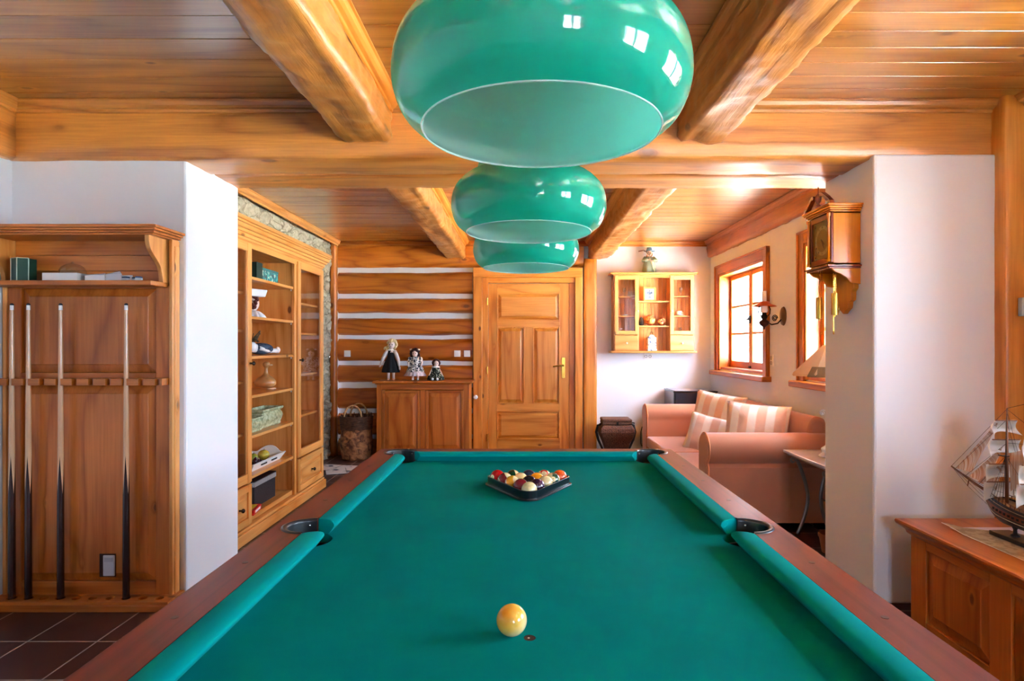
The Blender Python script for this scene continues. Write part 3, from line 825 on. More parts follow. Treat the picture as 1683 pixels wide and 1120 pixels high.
# ---------------------------------------------------------------- rack
def rtri(R, n=8):
    c = [(AX, AY), (AX + 2 * SPX, AY + 4 * SPY), (AX - 2 * SPX, AY + 4 * SPY)]
    ang = math.atan2(4 * SPY, 2 * SPX)
    out = []
    dirs = [(-PI / 2 - (PI / 2 - (PI / 2 - ang)) , 0)]
    nr = ang - PI / 2                      # outward normal of the right side
    out += arc(c[0][0], c[0][1], R, -PI - nr, nr, n)
    out += arc(c[1][0], c[1][1], R, nr, PI / 2, n)
    out += arc(c[2][0], c[2][1], R, PI / 2, PI - nr, n)
    return out
rk = empty('ball_rack', (0, 0, 0), 0, 'black plastic triangle rack holding the fifteen balls', 'ball rack')
MB().poly(rtri(.0385, 10), [rtri(.0325, 10)[::-1]], .7605, .7935).build('rack_wall', mat('rack_black', '101318', .28, coat=.4), rk, smooth=True, bevel=.0012)
MB().poly(rtri(.047, 10), [rtri(.0387, 10)[::-1]], .7605, .7655).build('rack_foot', mat('rack_foot_black', '1c1014', .3, coat=.4), rk, smooth=True, bevel=.0015)
# ================================================================= hanging lamps
m, N, L, b = nodes_of('green_glass')
b.inputs['Base Color'].default_value = lin('008c78'); b.inputs['Roughness'].default_value = .08; b.inputs['Coat Weight'].default_value = 1; b.inputs['Coat Roughness'].default_value = .02
tr = N.new('ShaderNodeBsdfTranslucent'); tr.inputs[0].default_value = lin('78fae4')
mx = N.new('ShaderNodeMixShader'); mx.inputs[0].default_value = .40
L.new(b.outputs[0], mx.inputs[1]); L.new(tr.outputs[0], mx.inputs[2]); L.new(mx.outputs[0], N['Material Output'].inputs[0])
GREENG = m
m, N, L, b = nodes_of('opal_glass')
b.inputs['Base Color'].default_value = lin('fafefc'); b.inputs['Roughness'].default_value = .12; b.inputs['Coat Weight'].default_value = .5
tr = N.new('ShaderNodeBsdfTranslucent'); tr.inputs[0].default_value = lin('f0fffa')
mx = N.new('ShaderNodeMixShader'); mx.inputs[0].default_value = .46
L.new(b.outputs[0], mx.inputs[1]); L.new(tr.outputs[0], mx.inputs[2]); L.new(mx.outputs[0], N['Material Output'].inputs[0])
OPAL = m
def smoothprof(ctrl, n=6):
    out = []
    for i in range(len(ctrl) - 1):
        p0 = ctrl[max(i - 1, 0)]; p1 = ctrl[i]; p2 = ctrl[i + 1]; p3 = ctrl[min(i + 2, len(ctrl) - 1)]
        for j in range(n):
            t = j / n
            out.append(tuple(.5 * ((2 * p1[k]) + (-p0[k] + p2[k]) * t + (2 * p0[k] - 5 * p1[k] + 4 * p2[k] - p3[k]) * t * t + (-p0[k] + 3 * p1[k] - 3 * p2[k] + p3[k]) * t ** 3) for k in (0, 1)))
    out.append(ctrl[-1]); return out
LAMPC = [(.166, 0), (.190, .020), (.203, .050), (.2045, .080), (.196, .112), (.172, .140), (.145, .154)]
LAMPD = [(.1375, .156), (.1350, .166), (.1340, .178), (.125, .192), (.095, .204), (.055, .210), (.030, .212)]
def lamp(x, y, z, label):
    r = empty('pendant_lamp', (x, y, z), 0, label, 'hanging lamp', 'green glass lamps over the pool table')
    prof = smoothprof(LAMPC) + smoothprof(LAMPD)
    sh = MB().lathe(prof, (0, 0, 0), 96).build('lamp_shade', GREENG, r, smooth='all', fix=True)
    inner = [(max(0.001, q[0] - .0035), q[1] + (.0 if i < 20 else -.0035)) for i, q in enumerate(prof)]
    li = MB().lathe([(.166, 0), (.1650, -.0018), (.1630, -.0005)] + inner[1:], (0, 0, 0), 96).build('shade_lining', OPAL, r, smooth='all')
    cap = MB().lathe([(.0, .245), (.012, .245), (.018, .235), (.034, .222), (.040, .212), (.036, .206), (0, .204)], (0, 0, 0), 32).build('lamp_cap', BRASS, r, smooth=True)
    MB().lathe([(0, .206), (.02, .206), (.02, .15), (.016, .145), (0, .145)], (0, 0, 0), 20).build('bulb_holder', WHITEP, r, smooth=True)
    MB().ell((0, 0, .115), (.028, .028, .036), 20).build('bulb', mat('bulb_glass', 'f4f4f0', .2), r, smooth='all')
    MB().cyl((0, 0, .24), .006, CZ - z - .24 - .02, 12).build('rod', BRASS, r, smooth=True)
    MB().lathe([(0, CZ - z), (.05, CZ - z), (.048, CZ - z - .012), (.02, CZ - z - .03), (0, CZ - z - .03)], (0, 0, 0), 24).build('ceiling_rose', BRASS, r, smooth=True)
lamp(.0250, .84, 1.598, 'green glass lamp hanging nearest, above the cue ball')
lamp(.0146, 1.60, 1.600, 'middle green glass lamp hanging over the side pockets')
lamp(.0110, 2.34, 1.600, 'farthest green glass lamp hanging over the ball rack')
# ================================================================= joinery helpers
def front(mb, x0, x1, z0, z1, y, th=.022, st=.055, rail=None, cols=1, bev=.03, gv=2):
    """framed front facing -Y with raised panels; mats index 0 = grain X, 2 = grain Z"""
    rail = rail or st
    mb.box(x0, x0 + st, y, y + th, z0, z1, 2); mb.box(x1 - st, x1, y, y + th, z0, z1, 2)
    mb.box(x0 + st, x1 - st, y, y + th, z0, z0 + rail, 0); mb.box(x0 + st, x1 - st, y, y + th, z1 - rail, z1, 0)
    w = (x1 - x0 - 2 * st - (cols - 1) * st) / cols
    for i in range(cols):
        a = x0 + st + i * (w + st)
        if i: mb.box(a - st, a, y, y + th, z0 + rail, z1 - rail, 2)
        mb.raised(a, a + w, z0 + rail, z1 - rail, y, bev, .012, .009, gv)
    return mb
def knob(parent, x, y, z, r=.016, m=None):
    return MB().lathe([(0, 0), (r * .45, 0), (r * .4, -r * .9), (r * .9, -r * 1.3), (r, -r * 1.8), (r * .6, -r * 2.3), (0, -r * 2.4)], (x, y, z), 20, 0, 'Y').build('knob', m, parent, smooth=True)
KNOB = mat('dark_knob', '2a140a', .25, coat=.5)
# ================================================================= cue rack
RW = W3('rackpine', kscale=5.44)
cr_ = empty('cue_rack', (0, 0, 0), 0, 'tall pine cue rack with upper shelf and raised panels against the wall', 'cue rack')
def rz_(py, Y=3.02): return PZ(py, Y)
x0, x1 = -2.59, -1.774
bk = MB()
bk.box(x0, x0 + .07, 3.02, 3.045, .03, 1.60, 2); bk.box(x1 - .07, x1, 3.02, 3.045, .03, 1.60, 2)
zt = [(1.60, rz_(474)), (rz_(613), rz_(634)), (rz_(956), .03)]
for a, b_ in zt: bk.box(x0 + .07, x1 - .07, 3.02, 3.045, b_, a, 0)
bk.raised(x0 + .07, x1 - .07, rz_(613), rz_(474), 3.02, .038, .016, .012, 2)
bk.raised(x0 + .07, x1 - .07, rz_(956), rz_(634), 3.02, .038, .016, .012, 2)
bk.build('back_panel', RW, cr_, bevel=.003)
sd = MB(); sd.box(x1, x1 + .018, 3.012, 3.076, 0, 1.83, 2); sd.box(x0 - .018, x0, 3.012, 3.076, 0, 1.83, 2)
sd.box(x1 + .002, x1 + .022, 3.03, 3.07, 0, 1.8, 2)
sd.build('side_post', W3('honey'), cr_, bevel=.003)
ub = MB()
for i in range(3): ub.box(x0, x1, 3.045, 3.06, 1.60 + i * .078, 1.60 + (i + 1) * .078 - .001, 0)
ub.build('upper_back', RW, cr_, bevel=.002)
MB().box(x0 - .01, x1 - .012, 2.885, 3.06, 1.590, 1.613, 0).build('shelf', RW, cr_, bevel=.003)
for sx, xx in ((0, x0 + .0), (1, x1 - .034)):
    pr = [(3.06, 1.613), (2.985, 1.613), (2.978, 1.66), (2.955, 1.70), (2.915, 1.735), (2.885, 1.765), (2.872, 1.80), (2.872, 1.83), (3.06, 1.83)]
    pr = [(3.045, 1.614)] + smoothprof(pr[1:8], 4) + [(3.045, 1.829)]
    MB().prism(pr, 'X', xx, xx + .022, 2).build('bracket', W3('honey'), cr_, bevel=.002)
cn = MB()
for z0, z1, o in ((1.828, 1.836, .0), (1.836, 1.848, .012), (1.848, 1.858, .024), (1.858, 1.872, .034)):
    cn.box(x0 - .02 - o, x1 + .012 + o, 2.862 - o, 3.078, z0, z1, 0)
cn.build('cornice', RW, cr_, bevel=.003)
slots = [(p - 860) / 989 * 2.975 for p in (19.5, 46.6, 73, 99.6, 126, 153, 181, 207.3, 235, 262)]
def comb(xa, xb, yb_, yf, rad, mouth):
    pts = [(xa, yb_), (xa, yf)]
    for s_ in slots:
        pts += [(s_ - rad, yf)] + arc(s_, yf + mouth, rad, PI, 0, 8) + [(s_ + rad, yf)]
    pts += [(xb, yf), (xb, yb_)]
    return pts
MB().poly(comb(x0 - .02, x1 - .002, 3.02, 2.957, .0125, .018)[::-1], [], 1.103, 1.136, 0).build('peg_rail', RW, cr_, bevel=.002)
holes = [[(s_ + .021 * math.cos(t * PI / 10), 2.975 + .021 * math.sin(t * PI / 10)) for t in range(20)][::-1] for s_ in slots]
MB().poly([(x0 - .08, 2.925), (x1 + .045, 2.925), (x1 + .045, 3.075), (x0 - .08, 3.075)], holes, .035, .05, 0).build('foot_shelf', RW, cr_, bevel=.001)
MB().box(x0 - .08, x1 + .045, 2.925, 3.075, 0, .034, 0).build('foot_board', RW, cr_, bevel=.003)
# cues
m, N, L, b = nodes_of('cue_maple_spliced')
tc = N.new('ShaderNodeTexCoord'); sp = N.new('ShaderNodeSeparateXYZ'); L.new(tc.outputs['Object'], sp.inputs[0])
at = N.new('ShaderNodeMath'); at.operation = 'ARCTAN2'; L.new(sp.outputs[1], at.inputs[0]); L.new(sp.outputs[0], at.inputs[1])
def mth(N, L, op, a, bb, c=None):
    n = N.new('ShaderNodeMath'); n.operation = op
    for i, v in enumerate((a, bb, c)):
        if v is None: continue
        if isinstance(v, (int, float)): n.inputs[i].default_value = v
        else: L.new(v, n.inputs[i])
    return n.outputs[0]
pp = mth(N, L, 'PINGPONG', mth(N, L, 'MULTIPLY_ADD', at.outputs[0], 4 / (2 * PI) * 2, 8.5), 1.0)
thr = mth(N, L, 'MULTIPLY_ADD', pp, .19, .53)
lt = mth(N, L, 'LESS_THAN', sp.outputs[2], thr)
n1 = N.new('ShaderNodeTexNoise'); n1.inputs['Scale'].default_value = 4
mp = N.new('ShaderNodeMapping'); mp.inputs['Scale'].default_value = (40, 40, 2); L.new(tc.outputs['Object'], mp.inputs[0]); L.new(mp.outputs[0], n1.inputs['Vector'])
c1 = N.new('ShaderNodeMix'); c1.data_type = 'RGBA'; c1.inputs[6].default_value = lin('e6b98c'); c1.inputs[7].default_value = lin('c8926a'); L.new(n1.outputs['Fac'], c1.inputs[0])
c2 = N.new('ShaderNodeMix'); c2.data_type = 'RGBA'; c2.inputs[7].default_value = lin('2e0f0a'); L.new(lt, c2.inputs[0]); L.new(c1.outputs[2], c2.inputs[6])
L.new(c2.outputs[2], b.inputs['Base Color']); b.inputs['Roughness'].default_value = .25; b.inputs['Coat Weight'].default_value = .5
CUE = m
for i, lb in ((0, 'pool cue in the first slot, at the outer end of the rack'), (1, 'pool cue in the second slot, beside the outermost cue'), (3, 'pool cue standing alone in the fourth slot of the rack'), (7, 'pool cue standing alone nearest the white wall end')):
    q = empty('pool_cue', (slots[i], 2.975, .0360), 0, lb, 'pool cue', 'cues in the rack')
    MB().lathe([(0, 0), (.0150, 0), (.0160, .01), (.0150, .5), (.0120, .9), (.0085, 1.438), (0, 1.438)], (0, 0, 0), 20).build('shaft', CUE, q, smooth=True)
    MB().lathe([(.0, 1.438), (.0087, 1.438), (.0083, 1.462), (0, 1.462)], (0, 0, 0), 16).build('ferrule', WHITEG, q, smooth=True)
    MB().lathe([(0, 1.462), (.0082, 1.462), (.0078, 1.468), (.004, 1.472), (0, 1.472)], (0, 0, 0), 16).build('tip', mat('cue_tip', '1c2430', .8), q, smooth=True)
    MB().lathe([(0, -.001), (.012, -.001), (.0155, .006), (.0158, .02), (.0151, .021)], (0, 0, 0), 16).build('bumper', BLACKP, q, smooth=True)
# things on its shelf
SH = 1.6135
def hexbox():
    o = empty('chalk_tin', (-2.46, 2.96, SH), 0, 'dark green angular box with pale edges standing on the rack shelf', 'box')
    p = [(-.043, -.02), (.004, -.042), (.043, -.02), (.043, .03), (-.043, .03)]
    MB().prism(p, 'Z', 0, .112).build('body', mat('tin_green', '0d3d30', .35), o, bevel=.001)
    e = MB()
    for x, y in p[:3]: e.box(x - .0016, x + .0016, y - .0016, y + .0016, 0, .113)
    for k in range(2): e.tube([(p[k][0], p[k][1], .113), (p[k + 1][0], p[k + 1][1], .113)], .0018, 6)
    e.build('edge_strip', mat('tin_edge', 'd8dcd0', .5), o)
hexbox()
o = MB().box(-.085, .085, -.05, .05, 0, .037).build('card_box', mat('card_white', 'e8e4e4', .7), None, bevel=.002, loc=(-2.235, 2.95, SH)); tag(o, 'long white cardboard box lying flat on the rack shelf', 'box')
o = MB().lathe([(.058, 0), (.056, .018), (.048, .034), (.034, .046), (.016, .053), (.006, .055), (.005, .062), (0, .063)], (0, 0, 0), 28).build('plastic_dome', glassy('clear_plastic', (.93, .95, .97), 2.2), None, smooth='all', loc=(-2.225, 2.972, SH + .0375)); tag(o, 'clear plastic dome standing on the long white box', 'dome')
def crumple(name, loc, w, d, h, rz, label, col='e6e2e4', seed=1):
    t = MB(); t.box(-w / 2, w / 2, -d / 2, d / 2, 0, .002); t.box(-w / 2, w / 2, -d / 2, -d / 2 + .0025, 0, h); t.box(-w / 2, w / 2, d / 2 - .0025, d / 2, 0, h)
    t.box(-w / 2, -w / 2 + .0025, -d / 2, d / 2, 0, h); t.box(w / 2 - .0025, w / 2, -d / 2, d / 2, 0, h * .8)
    t._add([(-w / 2, -d / 2, h), (w / 2, -d / 2, h), (w / 2 + .01, -d / 2 - .02, h * 1.25), (-w / 2, -d / 2 - .025, h * .7)], [(0, 1, 2, 3)], 0)
    o = t.build(name, mat('card_' + col, col, .7), None, loc=loc); o.rotation_euler.z = rz
    return tag(o, label, 'box')
crumple('opened_box', (-2.085, 2.95, SH), .085, .07, .028, .25, 'small white box with torn open flaps beside the dome')
crumple('opened_box', (-1.995, 2.97, SH), .09, .07, .036, -.15, 'white box with raised lid next to the blue chalk cubes', 'dcdce2')
for (xx, yy, lb, c) in ((-1.935, 2.93, 'dark blue chalk cube on the rack shelf beside the opened boxes', '1c3a5c'), (-1.905, 2.96, 'chalk cube pushed back on the rack shelf behind the others', '24506e'), (-1.868, 2.925, 'blue chalk cube with a pale paper wrapper at the end of the rack shelf', '3a5a88')):
    o = empty('chalk_cube', (xx, yy, SH), rnd(-.3, .3), lb, 'chalk', 'cue chalk cubes')
    MB().box(-.012, .012, -.012, .012, 0, .021).build('chalk', mat('chalk_' + c, c, .9), o, bevel=.001)
    MB().box(-.0125, .0125, -.0125, .0125, 0, .014).build('wrapper', mat('wrap', 'b8c4d0', .6), o)
o = empty('wall_socket', (-2.084, 3.020, .196), 0, 'white switch cover set low in the cue rack panel', 'wall socket')
MB().box(-.042, .040, -.0015, -.0002, -.058, .058).build('cutout', mat('cutout', '3a1c0c', .8), o)
MB().box(-.020, .038, -.010, -.0012, -.052, .052).build('cover', mat('socket_plastic', 'cfc8cc', .4), o, bevel=.004)
MB().box(-.012, .030, -.0125, -.0095, .020, .042).build('switch', mat('socket_plastic2', 'b8b0b8', .4), o, bevel=.001)
# ================================================================= bookcase (local x = along the wall, front at y 0)
BW = W3('honey', kscale=4.48)
bc = empty('bookcase', (-1.84, 0, 0), PI / 2, 'tall honey pine bookcase with open shelves between glazed doors', 'bookcase')
X0, X1, D = 3.68, 5.50, .36
D0, D1 = 4.035, 4.868     # centre of the two dividers
cs = MB()
cs.box(X0, X0 + .02, .02, D, .08, 2.0, 2); cs.box(X1 - .02, X1, .02, D, .08, 2.0, 2)
cs.box(D0 - .012, D0 + .012, .02, D, .12, 1.98, 2); cs.box(D1 - .012, D1 + .012, .02, D, .12, 1.98, 2)
cs.box(X0, X1, .0, D, 1.965, 2.0, 0); cs.box(X0, X1, .02, D, .10, .134, 0)
n_ = 14
for i in range(n_):
    a = X0 + .02 + (X1 - X0 - .04) * i / n_; cs.box(a + .0006, a + (X1 - X0 - .04) / n_ - .0006, D - .012, D, .12, 1.97, 2)
# face frame
cs.box(D0 - .022, D0 + .030, 0, .022, .09, 1.98, 2); cs.box(D1 - .024, D1 + .018, 0, .022, .09, 1.98, 2)
cs.box(X1 - .028, X1, .0, .022, .09, 1.98, 2)
cs.box(X0, X1, -.004, .022, 1.955, 2.0, 0)
cs.build('carcass', BW, bc, bevel=.002)
co = MB()
for z0, z1, o in ((1.995, 2.015, .010), (2.015, 2.040, .020), (2.040, 2.060, .036), (2.060, 2.088, .052), (2.088, 2.102, .064), (2.102, 2.130, .072)):
    co.box(X0 - .0, X1 + o, -o, D, z0, z1, 0)
co.build('cornice', BW, bc, bevel=.005)
pl = MB(); pl.box(X0, X1 + .03, -.03, D, 0, .075, 0); pl.box(X0, X1 + .018, -.018, D, .075, .095, 0); pl.build('plinth', BW, bc, bevel=.005)
SHZ = [1.771, 1.500, 1.227, .958, .683, .408]
for z in SHZ: MB().box(D0 + .013, D1 - .013, .012, D - .013, z - .020, z, 0).build('shelf', BW, bc, bevel=.002)
for z in (1.66, 1.406, 1.06, .712):
    MB().box(D1 + .013, X1 - .021, .03, D - .013, z - .018, z, 0).build('shelf', BW, bc, bevel=.002)
    MB().box(X0 + .021, D0 - .013, .03, D - .013, z - .018, z, 0).build('shelf', BW, bc, bevel=.002)
for z in SHZ:
    for xx in (D1 - .022,): MB().cyl((xx, .03, z - .034), .004, .014, 8).build('shelf_pin', WHITEP, bc)
def glazed(x0, x1, z0, z1, kx):
    d = MB(); st = .062
    d.box(x0, x0 + st, -.016, .006, z0, z1, 2); d.box(x1 - st, x1, -.016, .006, z0, z1, 2)
    d.box(x0 + st, x1 - st, -.016, .006, z0, z0 + .062, 0); d.box(x0 + st, x1 - st, -.016, .006, z1 - .055, z1, 0)
    for (u0, u1, v0, v1) in ((x0 + st, x0 + st + .008, z0 + .062, z1 - .055), (x1 - st - .008, x1 - st, z0 + .062, z1 - .055)): d.box(u0, u1, -.010, .004, v0, v1, 2)
    q = d.build('glass_door', BW, bc, bevel=.003)
    MB().box(x0 + st - .006, x1 - st + .006, -.007, -.004, z0 + .056, z1 - .05).build('pane', GLASS, q)
    knob(q, kx, -.016, 1.18, .015, KNOB)
glazed(D1 + .012, X1 - .004, .385, 1.982, D1 + .040)
glazed(X0 + .004, D0 + .012, .385, 1.982, D0 - .018)
for (a, b_) in ((D1 + .012, X1 - .004), (X0 + .004, D0 + .012)):
    q = front(MB(), a, b_, .105, .372, -.016, .022, .048, .048, 1, .028, 0).build('drawer', BW, bc, bevel=.003)
    knob(q, (a + b_) / 2, -.016, .235, .015, KNOB)
# ---- things on the open shelves. BP(Y, d): world point on a shelf, d metres behind the front plane
def BP(Y, d, z): return (-1.84 - d, Y, z)
m, N, L, b = nodes_of('teal_pattern')
tc = N.new('ShaderNodeTexCoord'); vo = N.new('ShaderNodeTexVoronoi'); vo.inputs['Scale'].default_value = 42
L.new(tc.outputs['Object'], vo.inputs['Vector']); r = N.new('ShaderNodeValToRGB'); r.color_ramp.interpolation = 'CONSTANT'
r.color_ramp.elements[0].color = lin('3fb0a8'); r.color_ramp.elements[1].color = lin('14505a'); r.color_ramp.elements[1].position = .6
e = r.color_ramp.elements.new(.25); e.color = lin('1c7a80'); e = r.color_ramp.elements.new(.85); e.color = lin('c8d8c8')
sp = N.new('ShaderNodeSeparateColor'); L.new(vo.outputs['Color'], sp.inputs[0]); L.new(sp.outputs[0], r.inputs[0]); L.new(r.outputs[0], b.inputs['Base Color']); b.inputs['Roughness'].default_value = .3
TEAL = m
o = empty('decorated_tin', BP(4.565, .14, 1.7715), 0, 'teal patterned tin box on the top open shelf', 'tin')
MB().box(-.07, .06, -.15, .15, 0, .085).build('body', TEAL, o, bevel=.003); MB().box(-.072, .062, -.152, .152, .085, .103).build('lid', mat('tin_lid', '2a6a68', .3), o, bevel=.003)
o = empty('book', BP(4.335, .15, 1.7715), 0, 'dark green book standing beside the teal tin', 'book')
MB().box(-.07, .085, -.045, .045, .003, .122).build('pages', PAPER, o); c = MB(); c.box(-.08, .09, -.05, -.045, 0, .125); c.box(-.08, .09, .045, .05, 0, .125); c.box(.085, .09, -.05, .05, 0, .125); c.build('cover', mat('book_green', '12352c', .5), o)
# planters
m, N, L, b = nodes_of('celadon_glaze')
tc = N.new('ShaderNodeTexCoord'); n1 = N.new('ShaderNodeTexNoise'); n1.inputs['Scale'].default_value = 35; n1.inputs['Detail'].default_value = 3; L.new(tc.outputs['Object'], n1.inputs['Vector'])
r = N.new('ShaderNodeValToRGB'); r.color_ramp.elements[0].position = .4; r.color_ramp.elements[0].color = lin('9aa078'); r.color_ramp.elements[1].position = .6; r.color_ramp.elements[1].color = lin('c4caa4')
L.new(n1.outputs['Fac'], r.inputs[0]); L.new(r.outputs[0], b.inputs['Base Color']); b.inputs['Roughness'].default_value = .25; b.inputs['Coat Weight'].default_value = .4
bp = N.new('ShaderNodeBump'); bp.inputs['Strength'].default_value = .6; bp.inputs['Distance'].default_value = .01; L.new(n1.outputs['Fac'], bp.inputs['Height']); L.new(bp.outputs[0], b.inputs['Normal'])
CEL = m
def rect_loft(prof, lx, ly, m=0, mb=None):
    """prof: list of (scale_offset, z) growing a rectangle lx x ly by offset"""
    mb = mb or MB(); vs = []; fs = []
    for o, z in prof:
        a, b_ = lx / 2 + o, ly / 2 + o
        vs += [(-a, -b_, z), (a, -b_, z), (a, b_, z), (-a, b_, z)]
    k = len(prof)
    for j in range(k - 1):
        for i in range(4): fs.append((j * 4 + i, j * 4 + (i + 1) % 4, (j + 1) * 4 + (i + 1) % 4, (j + 1) * 4 + i))
    fs.append((3, 2, 1, 0)); fs.append((4 * k - 4, 4 * k - 3, 4 * k - 2, 4 * k - 1))
    mb._add(vs, fs, m); return mb
def planter(loc, lx, ly, h, label):
    o = empty('planter', loc, 0, label, 'planter', 'pale green planters')
    rect_loft([(-.012, 0), (-.006, h * .08), (-.010, h * .14), (-.002, h * .3), (.004, h * .5), (.0, h * .66), (-.012, h * .8), (.004, h * .86), (.008, h * .93), (.006, h), (-.008, h), (-.014, h * .8), (-.016, h * .3)], lx, ly).build('bowl', CEL, o, bevel=.002)
    t = MB()
    for k in range(3): t.lathe([(.012 * h / .12, 0), (.010 * h / .12, .006), (0, .008)], (lx / 2 + .0, (k - 1) * ly * .22, h * .45), 12, 0, 'X')
    t.ell((lx / 2 + .001, 0, h * .45), (.006, ly * .2, h * .18), 16); t.build('relief', CEL, o, smooth=True)
planter(BP(4.60, .15, .6835), .15, .36, .140, 'larger pale green ceramic planter with flower relief')
planter(BP(4.27, .11, .6835), .12, .21, .105, 'smaller pale green ceramic planter beside the larger one')
# duck figurine
o = empty('duck_figurine', BP(4.66, .15, .9600), -PI / 2, 'wooden long necked duck figurine on the fourth open shelf', 'figurine')
def duck():
    b_ = MB(); pr = [(.001, 0), (.040, .006), (.060, .028), (.062, .055), (.048, .080), (.026, .098), (.016, .115), (.0130, .145), (.0150, .158), (.024, .170), (.026, .184), (.019, .197), (.001, .203)]
    vs = []; fs = []; n = 24; P_ = smoothprof(pr, 4)
    for r, z in P_:
        k = 1 - min(1, z / .1); 
        for i in range(n):
            a = 2 * PI * i / n; s_ = 1 + .45 * max(0, k) 
            vs.append((r * math.cos(a) * (1 + .15 * k), r * math.sin(a) * s_ + .012 * (z / .2) - .01, z + .012))
    for j in range(len(P_) - 1):
        for i in range(n): fs.append((j * n + i, j * n + (i + 1) % n, (j + 1) * n + (i + 1) % n, (j + 1) * n + i))
    b_._add(vs, fs, 0); b_.ell((0, -.075, .055), (.02, .03, .014), 12, 0)
    return b_
duck().build('body', mat('duck_wood', 'c08850', .35, coat=.4, var=.25, vscale=14), o, smooth='all')
MB().ell((0, .032, .188), (.009, .018, .006), 12).build('bill', mat('duck_bill', 'e8d0a8', .4), o, smooth='all')
f_ = MB()
for sx in (-1, 1): f_.ell((sx * .022, .04, .005), (.016, .028, .006), 12)
f_.build('feet', mat('duck_feet', 'e4d8c4', .4), o, smooth='all')
for sx in (-1, 1): MB().ell((sx * .0165, .018, .196), .003, 8).build('eye', BLACKP, o, smooth='all')
# tray with fruit
o = empty('serving_tray', BP(4.47, .17, .4085), 0, 'white wooden tray with cut-out handles on the fifth open shelf', 'tray')
TR = mat('tray_white', 'f0ece6', .45)
def tray():
    t = MB(); lx, ly, h, s_ = .20, .50, .055, .035
    t.box(-lx / 2, lx / 2, -ly / 2, ly / 2, 0, .006)
    for sg in (-1, 1):
        a, b_ = sg * lx / 2, sg * (lx / 2 + s_)
        y0, y1 = -ly / 2, ly / 2
        t._add([(a, y0, 0), (a, y1, 0), (b_, y1 + s_, h), (b_, y0 - s_, h), (a - sg * .008, y0, .004), (a - sg * .008, y1, .004), (b_ - sg * .008, y1 + s_, h + .003), (b_ - sg * .008, y0 - s_, h + .003)],
               [(0, 1, 2, 3), (7, 6, 5, 4), (0, 4, 5, 1), (1, 5, 6, 2), (2, 6, 7, 3), (3, 7, 4, 0)], 0)
    for sg in (-1, 1):
        n = 16; vs = []; fs = []
        for i in range(n + 1):
            x = (-1 + 2 * i / n); top = h + .045 * max(0, 1 - (x * 1.5) ** 2)
            for yo, z in ((0, 0), (1, top)):
                for th in (0, .008):
                    vs.append((x * (lx / 2 + (s_ if yo else 0)), sg * (ly / 2 + (s_ * (z / h) if yo else 0)) - sg * th, z))
        for i in range(n):
            k = i * 4; fs += [(k, k + 4, k + 6, k + 2), (k + 1, k + 3, k + 7, k + 5), (k + 2, k + 6, k + 7, k + 3), (k, k + 1, k + 5, k + 4)]
        t._add(vs, fs, 0)
    return t
tray().build('tray_body', TR, o)
for yy in (-.09, .09): MB().box(.1185, .1275, yy - .045, yy + .045, .026, .036).build('slot', mat('slot_dark', '2a2420', .8), o)
o['label'] = 'white wooden tray with slotted sides on the fifth open shelf'
for k, (yy, dd, r, c, lb) in enumerate(((4.60, .17, .042, 'c8b040', 'yellow green decorative apple at the far end of the white tray'), (4.52, .215, .034, '8a9030', 'small green decorative fruit behind the yellow apple'))):
    o = empty('decorative_apple', BP(yy + .06, dd, .4155), 0, lb, 'fruit', 'fruit on the white tray')
    MB().lathe(smoothprof([(.001, .012), (.5 * r, 0), (r, r * .75), (r * .9, r * 1.3), (.4 * r, 1.72 * r), (.001, 1.5 * r)], 5), (0, 0, 0), 24).build('flesh', mat('fruit_' + c, c, .35, coat=.3, var=.2, vscale=30), o, smooth='all')
    MB().tube([(0, 0, 1.5 * r), (.004, 0, 2 * r)], .002, 6).build('stem', KNOB, o)
GR = mat('grape', '3c0f22', .25, coat=.5)
g_ = MB(); random.seed(3)
for k in range(34):
    a = rnd(0, 6.28); rr = rnd(0, .045)
    g_.ell((rr * math.cos(a), rr * 1.5 * math.sin(a), .014 + (.045 - rr) * rnd(.1, .9)), .0125, 10)
o = g_.build('grape_bunch', GR, None, smooth='all', loc=BP(4.43, .13, .4155)); tag(o, 'dark red bunch of grapes at the near end of the white tray', 'grapes')
# black box with silver lid band
o = empty('storage_box', BP(4.46, .17, .1345), 0, 'black woven box with a silver trimmed lid on the bottom shelf', 'box')
hx = [(.09, -.16), (.09, .20), (-.06, .24), (-.13, .10), (-.13, -.16), (-.02, -.22)]
MB().prism(hx, 'Z', 0, .150).build('body', mat('black_weave', '1c1214', .6, bump=.6, bscale=160), o, bevel=.002)
big = [(x * 1.05, y * 1.04) for x, y in hx]
MB().prism(big, 'Z', .150, .185).build('lid_band', mat('silver_band', 'a8a4a0', .35, .6, bump=.8, bscale=120), o, bevel=.002)
MB().prism(big, 'Z', .185, .192).build('lid', mat('lid_black', '1a1216', .4), o, bevel=.002)
o = empty('game_box', BP(4.20, .065, .1345), .15, 'red and yellow game box lying at the near end of the bottom shelf', 'box')
MB().box(-.03, .05, -.10, .09, 0, .035).build('body', mat('red_card', 'c8141c', .4), o, bevel=.002); MB().box(-.02, .03, -.08, .07, .0352, .0365).build('cover_print', mat('yellow_card', 'e8c830', .4), o)
MB().box(.0502, .0512, -.06, .06, .010, .026).build('side_print', mat('print_white', 'f0e8e8', .5), o)
